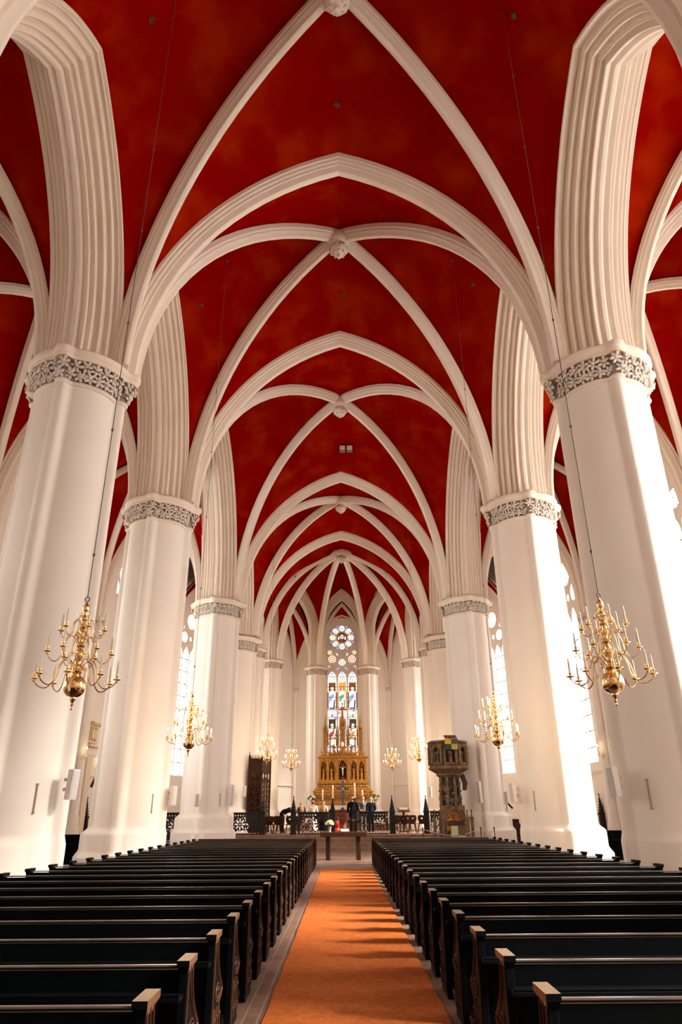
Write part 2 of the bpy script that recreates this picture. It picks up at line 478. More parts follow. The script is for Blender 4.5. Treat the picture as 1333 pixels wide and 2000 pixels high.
# ---- aisle vaults, responds, aisle arches
def respond(x, y, zb, zt, r=.24):
    m = MB(); T = Tm((x, y, 0))
    m.lathe([(r + .12, zb), (r + .12, zb + .5), (r + .06, zb + .6), (r + .05, zb + 1.0), (r, zb + 1.1), (r, zt - .55), (r + .05, zt - .5), (r, zt - .45), (r + .02, zt - .3)], 20)
    c = MB(); c.lathe([(r - .02, zt - .2), (r + .12, zt - .2), (r + .14, zt - .12), (r + .11, zt)], 20)
    l = MB(); rnd = random.Random(2)
    for i in range(12):
        for q in (0, 1):
            an = 2 * PI * i / 12; l.ball(((r + .05) * cos(an), (r + .05) * sin(an), zt - .36 + .12 * q), rnd.uniform(.045, .06), 7, 5)
    o = m.build('wall_shaft', PLASTER, None, 40); cc = c.build('capital', RIBP, o, 40); l.build('leaf_frieze', LEAF, o, 50)
    o.location = (x, y, 0); return struct(o)
RIB_S = [(x * .8, b * .75) for x, b in RIB_D]
for sx in (-1, 1):
    for k, y in enumerate(PY):
        respond(sx * (WX - .12), y, 0 if k < 3 else .6, 11.35)
        arch('aisle_arch', (sx * 7.7, y), (sx * (WX - .1), y), ZC - .1, 2.45, 5.6, [(x * .9, b) for x, b in RIB_T], stilt=.7)
    for k in range(len(ylist) - 1):
        y0, y1 = ylist[k] + .25, ylist[k + 1] - .25
        x0, x1 = sx * 7.6, sx * (WX - .02)
        zW = 17.9
        zAr = ZC - .1 + apex_z(2.45, 5.6, .5); zLa = ZC + .3 + apex_z((ylist[k + 1] - ylist[k]) / 2 - 1.0, 5.6 if k != 3 else 6.8, .60)
        if k == 3: zLa = 17.9
        parts = [(y0, y1)]
        if k == 3: parts = [(y0, (y0 + y1) / 2), ((y0 + y1) / 2, y1)]
        for (ya, yb) in parts:
            m_ = ((x0 + x1) / 2, (ya + yb) / 2)
            mm = MB(); webs(mm, [(x0, ya), (x1, ya), (x1, yb), (x0, yb)], m_, ZC - .1, [zAr, zW, zAr, zLa], 18.6 if k != 3 else 19.3, [.2] * 4, 14, 7)
            struct(mm.build('ceiling', RED, None, 40))
            for P in [(x0, ya), (x1, ya), (x1, yb), (x0, yb)]: rib(P, m_, ZC - .1, 18.6 if k != 3 else 19.3, prof=RIB_S)
        if k == 3: respond(sx * (WX - .12), (y0 + y1) / 2, 0, 11.35)
# ---- choir vault: ribs to the apse piers, webs over the narrow arches
CB = (0, 48.0); ZCH = 19.75
per = [(-a, 43.9)] + [(-5.55, 46.7), (-4.75, 50.2), (-1.8, 52.75), (1.8, 52.75), (4.75, 50.2), (5.55, 46.7)] + [(a, 43.9)]
m = MB(); webs(m, per, CB, ZC - .1, [15.6] + [ZC - .12 + apex_z((V(APSE[i]) - V(APSE[i + 1])).length / 2 - .62, 5.35 if i != 2 else 5.45, .56, 1) for i in range(5)] + [15.6, ZC + apex_z(5.30, tz[4], .52)], ZCH, [.1, .15, .15, .15, .15, .15, .1, .2], stilts=[.8, 2.7, 2.7, 2.7, 2.7, 2.7, .8, 0])
struct(m.build('ceiling', RED, None, 40), 'red painted star vault over the choir apse', 'vault')
for P in per[1:7]: rib(P, CB, ZC - .1, ZCH)
boss(0, 48.0, ZCH, 'white keystone where the choir ribs meet')
AP2 = arcade_profile(.62, .62, 5)
for i in range(5):
    p, q = APSE[i], APSE[i + 1]
    L = (V(p) - V(q)).length
    hh = 5.35 if i != 2 else 5.45
    arch('choir_arch', p, q, ZC - .12 + 2.7, L / 2 - .62, hh - 2.7, AP2, stilt=2.7, n=14, label='narrow stepped pointed arch of the choir, %s from the left' % ORD[i + 1])
# ---- ambulatory
inn = [(-7.3, 43.9)] + [(-6.62, 46.85), (-5.76, 50.93), (-2.2, 53.88), (2.2, 53.88), (5.76, 50.93), (6.62, 46.85)] + [(7.3, 43.9)]
for i in range(7):
    cs = [inn[i], inn[i + 1], OUT[i + 1], OUT[i]]
    cc = (sum(p[0] for p in cs) / 4, sum(p[1] for p in cs) / 4)
    zi = ZC - .12 + apex_z((V(APSE[i - 1]) - V(APSE[i])).length / 2 - .62, 5.35 if i != 3 else 5.45, .56, 1) - .18 if 1 <= i <= 5 else 15.9
    mm = MB(); webs(mm, cs, cc, ZC - .5, [zi, 16.0, 16.9, 16.0], 17.9, [.15] * 4, 14, 7)
    struct(mm.build('ceiling', RED, None, 40))
    for P in cs: rib(P, cc, ZC - .5, 17.9, prof=RIB_S)
for i, (x, y) in enumerate(OUT):
    respond(x * .985, y - .08, .6, 11.2, .17)
# ---------------------------------------------------------------- walls, windows, floor
def frame_T(P, Q, outward):
    """local x runs from P to Q, local y is up, local z points outwards"""
    P, Q = V((*P, 0)), V((*Q, 0)); e = (Q - P).normalized(); n = V((e.y, -e.x, 0))
    if n.dot(V((*outward, 0))) < 0: n = -n
    return M(((e.x, 0, n.x, P.x), (e.y, 0, n.y, P.y), (0, 1, 0, 0), (0, 0, 0, 1))), (Q - P).length
def wall(name, P, Q, outward, wins=(), z0=-.2, z1=23.6, t=.95, material=PLASTER, label=None):
    T, L = frame_T(P, Q, outward)
    m = MB()
    holes = [gothic(w['u'], w['sill'], w['w'] + .24, w['spring'], w['rise'] + .14, 12) for w in wins]
    m.pierced([(0, z0), (L, z0), (L, z1), (0, z1)], holes, t, T)
    struct(m.build(name, material), label, 'wall' if label else None)
    for w in wins: window(T, **w)
WN = [0]
def window(T, u, w, sill, spring, rise, lights=4, label=None, glass=None, portal=True, d=.42):
    WN[0] += 1
    nm = 'window_%d' % WN[0]
    m = MB()
    o1 = gothic(u, sill, w + .24, spring, rise + .14, 12); o2 = gothic(u, sill + .02, w - .02, spring, rise - .02, 12)
    m.pierced(o1, [o2], .30, T @ M.Translation((0, 0, d - .05)))
    root = struct(m.build(nm, RIBP, None, 30), label, 'window')
    # tracery plate with the lights, circles and daggers cut out
    lw = w / lights; holes = []; g = .10
    hz = spring - .1 - lw * .95
    for i in range(lights if spring - sill > 1.5 else 0):
        c = u - w / 2 + lw * (i + .5)
        holes.append(gothic(c, sill + .06, lw - g, hz, lw * .95, 6))
    if lights == 4:
        for sgn in (-1, 1):
            holes.append(circ(u + sgn * w * .235, spring + w * .16, w * .115, 14))
        holes.append(circ(u, spring + rise * .58, w * .17, 18))
        for sgn in (-1, 1): holes.append(ell(u + sgn * w * .30, spring + w * .36, w * .03, w * .06, sgn * .45, 8))
        holes.append(ell(u, spring + rise * .17, w * .05, w * .05, 0, 8))
    else:
        holes.append(circ(u, spring + rise * .5, w * .25, 18))
    t = MB(); t.pierced(gothic(u, sill, w, spring, rise, 12), holes, .2, T @ M.Translation((0, 0, d)))
    t.build('tracery', RIBP, root)
    b = MB()
    k = int((hz - sill) / .84)
    for i in range(1, k + 1):
        b.box(u - w / 2, u + w / 2, sill + i * .84 - .024, sill + i * .84 + .024, d + .05, d + .09, T)
    b.build('glazing_bars', IRON, root)
    p = MB(); poly = gothic(u, sill, w, spring, rise, 12)
    p.add([(x, y, 0) for x, y in poly], [tuple(range(len(poly)))])
    po = p.build('pane', glass or GLASS, root); po.matrix_world = T @ M.Translation((0, 0, d + .12))
    if portal:
        ld = bpy.data.lights.new('daylight_%s' % nm, 'AREA'); ld.shape = 'RECTANGLE'; ld.size = w + .3; ld.size_y = spring + rise - sill + .3
        ld.cycles.is_portal = True
        lo = bpy.data.objects.new('daylight_%s' % nm, ld); COL.objects.link(lo)
        lo.matrix_world = T @ M.Translation((u, (sill + spring + rise) / 2, 1.1))
        # an area light shines along its local -z: into the church
    return root, T, d

def side_windows(sx):
    Y0 = -2.6
    out = []
    def W(y, w, label, sill=4.0, spring=12.7, rise=3.7): out.append(dict(u=y - Y0, w=w, sill=sill, spring=spring, rise=rise, label=label))
    n = side_w[sx]
    if sx > 0:
        W(2.3, 5.4, 'tall traceried window in the right aisle beside the camera')
        W(10.65, 5.6, 'tall traceried window in the right aisle, first of the nave')
        W(18.98, 5.6, 'tall traceried window in the right aisle, second of the nave')
        W(26.0, 3.6, 'tall window in the right wall of the wide third bay')
    else:
        W(10.65, 4.2, 'low broad window in the left aisle, first of the nave', 4.0, 6.6, 2.4)
        W(18.98, 4.2, 'low broad window in the left aisle, second of the nave', 4.0, 6.6, 2.4)
        W(27.0, 3.9, 'tall window in the left wall of the wide third bay, nearer one')
        W(32.4, 3.9, 'tall window in the left wall of the wide third bay, farther one')
    if sx > 0: W(39.4, 4.4, 'tall leaded window glimpsed between the two nearest right piers')
    else: W(40.25, 3.9, 'short blocked-up traceried window glimpsed high between the left piers', 13.2, 13.6, 3.0)
    return out
wall('wall_left', (-WX, -2.6), (-WX, 44.4), (-1, 0), side_windows(-1), label='white wall of the left aisle')
wall('wall_right', (WX, -2.6), (WX, 44.4), (1, 0), side_windows(1), label='white wall of the right aisle')
wall('wall_west', (-14.2, -2.6), (14.2, -2.6), (0, -1))
for sx in (-1, 1):
    n = side_w[sx]
    wall('wall_choir_%s' % n, (sx * 14.2, 44.0), (sx * 11.3, 44.0), (0, 1), t=.6)
    wall('wall_choir_%s' % n, (sx * 11.55, 43.85), (sx * 9.40, 49.7), (sx, .3), [dict(u=3.75, w=3.2, lights=4, sill=3.9, spring=12.4, rise=3.0, label='narrow bright strip of leaded window in the %s choir aisle' % n)], label='white wall of the choir aisle on the %s' % n)
    wall('wall_choir_%s' % n, (sx * 9.5, 49.3), (sx * 3.75, 57.0), (sx, .7), [dict(u=5.3, w=2.6, sill=4.0, spring=12.6, rise=2.6, label='leaded window of the %s ambulatory wall, mostly hidden behind the choir piers' % n)], t=.9, label='plain white slanting wall of the ambulatory on the %s of the altar' % n)
EW = dict(u=3.9, w=2.5, sill=4.6, spring=14.9, rise=1.95)
T, L = frame_T((-3.9, 56.85), (3.9, 56.85), (0, 1))
m = MB(); m.pierced([(0, -.2), (L, -.2), (L, 23.6), (0, 23.6)], [gothic(EW['u'], EW['sill'], EW['w'] + .24, EW['spring'], EW['rise'] + .14, 14)], .9, T)
struct(m.build('wall_east', PLASTER), 'white east wall behind the golden altar', 'wall')
m = MB(); m.box(-14.3, 14.3, -3.6, 58, 23.5, 23.9); struct(m.build('roof', PLASTER))
# stained glass of the east window -------------------------------------------------
def stained(name, col): return glass_mat(name, tuple(c * SGK for c in col), gloss=.01)
SGK = .15
SG = {'white': stained('glass_white', (.92, .90, .86)), 'blue': stained('glass_blue', (.25, .30, .80)), 'lilac': stained('glass_lilac', (.62, .60, .88)), 'red': stained('glass_red', (.50, .02, .02)), 'orange': stained('glass_orange', (.85, .28, .05)), 'gold': stained('glass_gold', (.90, .62, .18)), 'green': stained('glass_green', (.10, .38, .16)), 'brown': stained('glass_brown', (.16, .05, .02)), 'skin': stained('glass_skin', (.90, .70, .55)), 'dark': stained('glass_dark', (.05, .035, .03)), 'robe': stained('glass_robe', (.88, .84, .76))}
SGN = list(SG.keys())
def stained_window():
    u, w, sill, spring, rise = EW['u'], EW['w'], EW['sill'], EW['spring'], EW['rise']
    WN[0] += 1
    o1 = gothic(u, sill, w + .24, spring, rise + .14, 14); o2 = gothic(u, sill + .02, w - .02, spring, rise - .02, 14)
    m = MB(); m.pierced(o1, [o2], .3, T @ M.Translation((0, 0, .25)))
    root = struct(m.build('window_%d' % WN[0], RIBP, None, 30), 'tall stained glass window of saints with round head medallion above the altar', 'window')
    lw = w / 3; holes = []
    lt = 11.75
    for i in range(3):
        c = u - w / 2 + lw * (i + .5)
        holes.append(gothic(c, sill + .05, lw - .08, lt, .66, 6))
    rc = 15.25
    holes.append(circ(u, rc, .44, 24))
    for k in range(8):
        a_ = PI / 2 + 2 * PI * k / 8
        holes.append(ell(u + .765 * cos(a_), rc + .765 * sin(a_), .275, .262, a_, 14))
        a_ += PI / 8
        holes.append(circ(u + 1.0 * cos(a_), rc + 1.0 * sin(a_), .10, 8))
    holes.append(circ(u, 13.15, .30, 14))
    for sgn in (-1, 1):
        holes.append(circ(u + sgn * .83, 13.42, .33, 16)); holes.append(circ(u + sgn * 1.02, 13.99, .19, 12))
        holes.append(ell(u + sgn * .34, 12.64, .09, .16, sgn * .5, 10)); holes.append(ell(u + sgn * .42, 13.82, .09, .15, -sgn * .6, 10))
        holes.append(circ(u + sgn * 1.08, 12.80, .11, 8))
    t = MB(); t.pierced(gothic(u, sill, w, spring, rise, 14), holes, .16, T @ M.Translation((0, 0, .3)))
    t.build('tracery', RIBP, root)
    # the panes: pieces of coloured glass set side by side, one mesh per light / rose
    TP = T @ M.Translation((0, 0, .40))
    class Glass:
        def __init__(s): s.p = []
    def piece(g, poly, c, lvl): g.p.append((poly, SGN.index(c), lvl))
    def rect(x0, x1, y0, y1): return [(x0, y0), (x1, y0), (x1, y1), (x0, y1)]
    def lead(mb, x0, y0, x1, y1, r=.010): mb.tube([(x0, y0, -.02), (x1, y1, -.02)], r, 5)
    def fin(g, name, parent, lead_to=None):
        # the pieces are cut so that they lie side by side in one plane, as in leaded glass
        vs, fs = [], []
        for poly, c, l in g.p:
            fs.append(list(range(len(vs), len(vs) + len(poly)))); vs += [V((x, y)) for x, y in poly]
            if sum(poly[i][0] * poly[(i + 1) % len(poly)][1] - poly[(i + 1) % len(poly)][0] * poly[i][1] for i in range(len(poly))) < 0: fs[-1].reverse()
        vo, eo, fo, _a, _b, of = delaunay_2d_cdt(vs, [], fs, 1, 1e-5)
        mb = MB(); mb.v = [(p.x, p.y, 0) for p in vo]
        own = {}
        for f, src in zip(fo, of):
            if src:
                j = min(src, key=lambda q: (g.p[q][2], -q)); mb.f.append(tuple(f)); mb.m.append(g.p[j][1])
                for a_ in range(len(f)): own.setdefault(tuple(sorted((f[a_], f[(a_ + 1) % len(f)]))), set()).add(j)
        cm = MB()       # the lead cames between the pieces
        for (a_, b_), js in own.items():
            if len(js) > 1: cm.tube([(vo[a_].x, vo[a_].y, -.012), (vo[b_].x, vo[b_].y, -.012)], .009, 4)
        cm_o = cm.build('lead_cames', IRON, parent); cm_o.matrix_world = TP
        o = mb.build(name, [SG[k] for k in SGN], parent); o.matrix_world = TP; return o
    sets = [('brown', 'robe', 'blue', 'white'), ('orange', 'robe', 'green', 'red'), ('brown', 'white', 'blue', 'robe'), ('dark', 'robe', 'red', 'robe'), ('brown', 'gold', 'blue', 'robe'), ('dark', 'robe', 'orange', 'white')]
    for i in range(3):
        c = u - w / 2 + lw * (i + .5); h = lw / 2
        p = Glass(); ld = MB()
        # background in strips: nothing overlaps in depth more than once
        x0, x1 = c - h, c + h
        def fig(y0, s, robe, cloak, bg, hood):
            # a standing saint about 2 m tall: niche, halo, head, robe, cloak fold, feet, coloured base
            piece(p, rect(x0 + .14, x1 - .14, y0 + .15 + s * .66, y0 + .15 + s * 1.02), bg, -.004)
            piece(p, ell(c, y0 + s * .86, .15, .15, 0, 12), 'gold' if bg != 'orange' else 'red', -.006)
            piece(p, ell(c, y0 + s * .86, .085, .115, 0, 12), 'skin', -.010)
            piece(p, [(c - .21, y0 + .12), (c + .19, y0 + .12), (c + .25, y0 + s * .55), (c + .17, y0 + s * .76), (c, y0 + s * .80), (c - .18, y0 + s * .75), (c - .25, y0 + s * .5)], robe, -.008)
            piece(p, [(c - .25, y0 + s * .5), (c - .19, y0 + s * .30), (c + .12, y0 + s * .52), (c + .16, y0 + s * .62), (c - .05, y0 + s * .60)], cloak, -.012)
            piece(p, [(c + .10, y0 + .12), (c + .19, y0 + .12), (c + .22, y0 + s * .40), (c + .14, y0 + s * .36)], hood, -.012)
            piece(p, rect(x0 + .05, x0 + .115, y0 + .1, y0 + s * .7), bg, -.004); piece(p, rect(x1 - .115, x1 - .05, y0 + .1, y0 + s * .7), bg, -.004)
            piece(p, rect(x0 + .08, x1 - .08, y0 - .06, y0 + .05), 'blue' if i != 1 else 'red', -.004)
            piece(p, ell(c - .09, y0 + .10, .07, .035, 0, 8), 'dark', -.014); piece(p, ell(c + .08, y0 + .10, .07, .035, 0, 8), 'dark', -.014)
        fig(9.35, 1.95, sets[i][1], sets[i][2], sets[i][0], 'dark' if i != 1 else 'green')
        fig(6.45, 1.95, sets[i + 3][1], sets[i + 3][2], sets[i + 3][0], 'gold')
        piece(p, ell(c, 8.85, .10, .10, 0, 10), 'red' if i != 1 else 'lilac', -.004); piece(p, ell(c, 8.85, .05, .05, 0, 8), 'gold', -.008)
        piece(p, ell(c, 5.6, .18, .30, 0, 10), 'orange', -.004); piece(p, ell(c, 12.0, .15, .15, 0, 8), 'lilac', -.004); piece(p, ell(c, 12.25, .09, .06, 0, 8), 'blue', -.006)
        base = gothic(c, sill, lw, lt, .68, 6)
        piece(p, base, 'white', 0)
        rq = random.Random(40 + i)
        for gy in range(34):
            for gx in range(4):
                xa, ya = x0 + .06 + (lw - .12) * gx / 4, sill + .08 + .215 * gy
                piece(p, rect(xa, xa + (lw - .12) / 4, ya, ya + .215), rq.choices(['white', 'robe', 'lilac', 'gold', 'blue', 'orange', 'green'], [60, 18, 12, 6, 2, 2, 1])[0], -.001)
        fin(p, 'pane', root)
        yy = sill
        while yy < lt + .3:
            lead(ld, x0, yy, x1, yy, .016); yy += .82
        lo = ld.build('glazing_bars', IRON, root); lo.matrix_world = TP
    p = Glass()
    poly = gothic(u, lt + .7, w, spring, rise, 14)
    piece(p, poly, 'white', .0)
    piece(p, circ(u, rc, .42, 24), 'dark', -.006)
    piece(p, [(u + .40 * cos(t_), rc + .40 * sin(t_)) for t_ in [PI * 1.2 + i * .12 for i in range(12)]], 'red', -.008)
    for sgn in (-1, 1): piece(p, ell(u + sgn * .30, rc + .1, .055, .16, sgn * .25, 10), 'red', -.008); piece(p, ell(u + sgn * .26, rc - .04, .075, .16, sgn * .2, 10), 'robe', -.010)
    piece(p, ell(u, rc + .08, .215, .25, 0, 14), 'brown', -.010)           # hair
    piece(p, ell(u, rc + .03, .15, .23, 0, 14), 'skin', -.014)             # face
    piece(p, [(u - .13, rc - .10), (u + .13, rc - .10), (u + .07, rc - .30), (u, rc - .34), (u - .07, rc - .30)], 'brown', -.016)
    for sgn in (-1, 1): piece(p, ell(u + sgn * .06, rc + .06, .032, .014, 0, 8), 'dark', -.018); piece(p, ell(u + sgn * .06, rc + .10, .045, .010, 0, 8), 'brown', -.018)
    piece(p, [(u - .015, rc + .06), (u + .015, rc + .06), (u + .03, rc - .05), (u - .03, rc - .05)], 'orange', -.018)
    piece(p, ell(u, rc - .135, .05, .014, 0, 8), 'red', -.020)
    for k in range(8):
        a_ = PI / 2 + 2 * PI * k / 8
        piece(p, ell(u + .88 * cos(a_), rc + .88 * sin(a_), .09, .13, a_, 10), 'lilac', -.004)
        for q in (-1, 1): piece(p, ell(u + .78 * cos(a_ + q * .22), rc + .78 * sin(a_ + q * .22), .05, .05, a_, 8), 'blue', -.004)
        piece(p, ell(u + .60 * cos(a_), rc + .60 * sin(a_), .06, .10, a_, 8), 'gold', -.004)
        piece(p, circ(u + 1.0 * cos(a_ + PI / 8), rc + 1.0 * sin(a_ + PI / 8), .08, 8), 'blue', -.004)
    for sgn in (-1, 1):
        x = u + sgn * .83
        piece(p, circ(x, 13.42, .24, 14), 'orange', -.004); piece(p, circ(x, 13.42, .15, 12), 'white', -.008); piece(p, circ(x, 13.42, .06, 8), 'red', -.012)
        piece(p, circ(u + sgn * 1.02, 13.99, .12, 10), 'orange', -.004); piece(p, circ(u + sgn * 1.02, 13.99, .06, 8), 'white', -.008)
        piece(p, ell(u + sgn * .34, 12.64, .07, .13, sgn * .5, 8), 'blue', -.004); piece(p, ell(u + sgn * .42, 13.82, .06, .11, -sgn * .6, 8), 'lilac', -.004); piece(p, circ(u + sgn * 1.08, 12.80, .07, 8), 'blue', -.004)
    piece(p, circ(u, 13.15, .24, 12), 'lilac', -.004); piece(p, [(u + (.20 if i % 2 == 0 else .10) * cos(PI / 2 + i * PI / 6), 13.15 + (.20 if i % 2 == 0 else .10) * sin(PI / 2 + i * PI / 6)) for i in range(12)], 'gold', -.008)
    rq = random.Random(77)
    for gy in range(26):
        for gx in range(14):
            xa, ya = u - 1.25 + gx * .18, 12.45 + gy * .17
            piece(p, rect(xa, xa + .18, ya, ya + .17), rq.choices(['white', 'robe', 'lilac', 'gold'], [60, 20, 14, 6])[0], -.001)
    fin(p, 'rose_pane', root)
    ld = bpy.data.lights.new('daylight_east', 'AREA'); ld.shape = 'RECTANGLE'; ld.size = w + .3; ld.size_y = 12.8; ld.cycles.is_portal = True
    lo = bpy.data.objects.new('daylight_east', ld); COL.objects.link(lo); lo.matrix_world = T @ M.Translation((u, 10.6, 1.1))
stained_window()
for i, (s_, h_) in enumerate(((1.42, 2.05), (1.78, 2.45), (2.16, 2.85))):
    arch('window_surround', (-3.0, 56.86 - .06 * i), (3.0, 56.86 - .06 * i), 14.9, s_, h_, [(-.16, .26), (-.10, .26), (.0, .22), (.12, .13), (.06, .03), (-.16, .0)], stilt=.6 + 4 * 0, n=12)

# floor, platform, steps
m = MB(); m.box(-13.2, 13.2, -2.7, 36.4, -.3, 0); struct(m.build('floor', TILE), 'brick-tiled nave floor', 'floor')
STEPS = [(36.35, .17), (36.8, .335), (37.25, .50), (37.7, .66)]
for i, (y, z) in enumerate(STEPS):
    m = MB(); y1 = STEPS[i + 1][0] + .02 if i < 3 else 58
    m.box(-13.2, 13.2, y, y1, -.3, z); struct(m.build('chancel_step' if i < 3 else 'floor', STEP, bev=.015), ['lowest sandstone step up to the chancel', 'second sandstone chancel step', 'third sandstone chancel step', 'sandstone chancel floor above the steps'][i], 'step')
m = MB()
m.box(-3.3, 3.3, 46.2, 53.0, .5, .86); m.box(-3.0, 3.0, 46.6, 53.0, .5, 1.05); struct(m.build('altar_step', STEP, bev=.015), 'low stone steps under the altar', 'step')
for i, (x0, x1) in enumerate(((-1.04, -.70), (.90, 1.12))):
    m = MB(); m.box(x0, x1, 2, 27.5, -.02, .006); struct(m.build('trim_%d' % (i + 1), BORDER), 'brick edging strip on the %s of the carpet' % ['left', 'right'][i], 'trim')
for sx in (-1, 1):     # string course on the aisle walls
    m = MB()
    m.box(WX - .09, WX + .02, -2.5, 43.9, 3.5, 3.62); m.box(WX - .05, WX + .02, -2.5, 43.9, 3.42, 3.5)
    if sx < 0: m.v = [(-x, y, z) for x, y, z in m.v]
    struct(m.build('trim_%d' % (4 + sx), PLASTER, bev=.01))
    T2, L2 = frame_T((sx * 9.5, 49.3), (sx * 3.75, 57.0), (sx, .7))
    m = MB(); m.box(0, L2, 3.55, 3.68, -.10, .02, T2); struct(m.build('trim_%d' % (7 + sx), PLASTER, bev=.01))
# ---------------------------------------------------------------- carpet, pews, table
m = MB(); rnd = random.Random(1)
nx, ny = 10, 120
top = [[(lerp(-.725, .93, i / nx) + (.005 * sin(j * .9) if i in (0, nx) else 0), lerp(2.2, 24.75, j / ny), .022 + .003 * sin(i * 1.7 + j * .6)) for i in range(nx + 1)] for j in range(ny + 1)]
m.rings(top, False, False)
m.rings([[(x, y, .003) for x, y, z in r] for r in top], False, False)
edge = [top[0][i] for i in range(nx + 1)] + [top[j][nx] for j in range(1, ny + 1)] + [top[ny][i] for i in range(nx - 1, -1, -1)] + [top[j][0] for j in range(ny - 1, 0, -1)]
m.rings([[(x, y, .003) for x, y, z in edge], edge], True, False)
tag(m.build('carpet_runner', CARPET, None, 60), 'long rust-orange coir carpet runner down the middle of the nave', 'carpet')

XO, XI = 5.40, 1.005     # pew ends: wall side and aisle side, in a pew's own frame (aisle at x = 0)
PL = XO - XI
def pew_proto():
    t = thing('pew', 'pew', 'pew')
    def curve(n=12):       # front edge of the end panel, from below the cap down to the arm knob
        return [(lerp(-.075, .20, (i / n) ** 2.1), lerp(.82, .455, i / n)) for i in range(n + 1)]
    prof = [(-.235, .0), (-.235, .05), (-.225, .07), (-.225, .82)] + curve() + [(.215, .43), (.20, .40), (.10, .385), (.085, .36), (.10, .33), (.15, .28), (.17, .20), (.16, .08), (.20, .05), (.20, .0)]
    for k, x in enumerate((0, PL - .055)):
        p = MB(); p.prism(prof, 0, .055, M(((0, 0, 1, x), (1, 0, 0, 0), (0, 1, 0, 0), (0, 0, 0, 1))))
        e = p.build('end_panel', PEW, t, None, .006)
        c = MB()
        x0, x1 = x - .012, x + .067
        c.rings([[(lerp(x0, x, q), y0, z), (lerp(x1, x + .055, q), y0, z), (lerp(x1, x + .055, q), y1, z), (lerp(x0, x, q), y1, z)] for z, q, y0, y1 in [(.785, 1, -.225, -.08), (.81, .6, -.235, -.05), (.825, .0, -.262, .0), (.86, .0, -.262, .0)]])
        for q, f in enumerate(c.f):
            a_, b_, d_ = [V(c.v[j]) for j in f[:3]]; nn = (b_ - a_).cross(d_ - a_).normalized()
            c.m[q] = 1 if k == 0 and (abs(nn.z) > .9 and a_.z > .85 or abs(nn.x) > .9) else 0
        co_ = c.build('end_cap', [PEW, PEWTOP], e)
        if k == 0:
            tag(co_, 'black cap with worn brown top')
            g = MB(); xx = -.004
            g.tube([(xx, y - .012, z) for y, z in curve()], .007, 5); g.tube([(xx, y - .05 - .03 * (1 - i / 12), z) for i, (y, z) in enumerate(curve())], .005, 5)
            g.tube([(xx, -.21, .06), (xx, -.21, .80)], .006, 5)
            for cy_, w_ in ((-.14, .10), (-.03, .10), (.08, .10)):
                pts = [(xx, y, z) for y, z in gothic(cy_, .08, w_, .24, .12, 5)]
                g.tube(pts, .006, 5)
            g.tube([(xx, -.03 + .075 * cos(2 * PI * i / 14), .45 + .06 * sin(2 * PI * i / 14)) for i in range(14)], .006, 5, loop=True)
            for i in range(4): g.ball((xx, -.03 + .04 * cos(PI / 4 + PI / 2 * i), .45 + .035 * sin(PI / 4 + PI / 2 * i)), .014, 6, 4)
            for i in range(3): g.ball((xx, -.14 + .11 * i, .30), .018, 6, 4); g.ball((xx, -.14 + .11 * i, .16), .02, 6, 4)
            g.tube([(xx, .02, .37), (xx, .12, .40), (xx, .19, .44)], .010, 5)
            g.build('carved_tracery', WOODD, e, 40)
    s = MB(); s.box(.055, PL - .055, -.13, .16, .40, .435); s.box(.055, PL - .055, .12, .15, .30, .40)
    s.build('seat', PEW, t, None, .006)
    b = MB(); b.rings([[(x, -.165, .10), (x, -.145, .10), (x, -.155, .80), (x, -.18, .80)] for x in (.055, PL - .055)])
    bo = b.build('backrest', PEW, t)
    r = MB(); r.box(.05, PL - .05, -.19, -.150, .810, .826); ro = r.build('top_rail', RAILW, bo, None, .008)
    l = MB(); l.box(.02, PL - .02, -.335, -.17, .655, .682); l.box(.02, PL - .02, -.335, -.32, .682, .70); l.box(.1, PL - .1, -.20, -.17, .60, .655)
    l.build('book_ledge', PEW, bo, None, .005)
    k = MB(); k.box(.055, PL - .055, -.34, -.22, .10, .13); k.build('kneeler_board', PEW, t)
    return t
def mirror_tree_x(o):
    for c in KIDS.get(o.name, []):
        c.data = c.data.copy()
        for v in c.data.vertices: v.co.x = -v.co.x
        c.data.flip_normals()
        mirror_tree_x(c)
pR = pew_proto()
pL = copy_tree(pR); mirror_tree_x(pL)
NR = 24
for sx, proto, y0, dy in ((1, pR, 4.37, .988), (-1, pL, 4.28, .993)):
    for k in range(NR):
        o = proto if k == 0 else copy_tree(proto)
        o.location = (sx * 1.02 if sx > 0 else -XI + .03, y0 + dy * k, 0)
        n = side_w[sx]
        fromcam = k + 1
        o['label'] = ('black wooden pew %s of the carpet, nearest row with only its end cap showing' % n) if k == 0 else ('black wooden pew %s of the carpet, foremost row next to the wooden table' % n) if k == NR - 1 else 'black wooden pew %s of the carpet, %s row from the camera' % (n, ORD[fromcam])
        o['group'] = 'pews %s of the carpet' % n
    fm = MB(); x0, x1 = sorted((sx * 1.06, sx * XO))
    fy = y0 + dy * NR + .05
    fm.box(x0, x1, fy, fy + .05, 0, .80)
    for i in range(7):
        xa = lerp(x0 + .08, x1 - .55, i / 6)
        fm.box(xa, xa + .48, fy - .015, fy, .15, .68)
    f_ = fm.build('pew_screen', PEW, None, None, .004)
    r_ = MB(); r_.box(x0 - .01, x1 + .01, fy - .04, fy + .07, .80, .826); r_.build('top_rail', RAILW, f_, None, .006)
    tag(f_, 'black panelled front screen before the foremost pew %s of the carpet' % side_w[sx], 'pew screen')

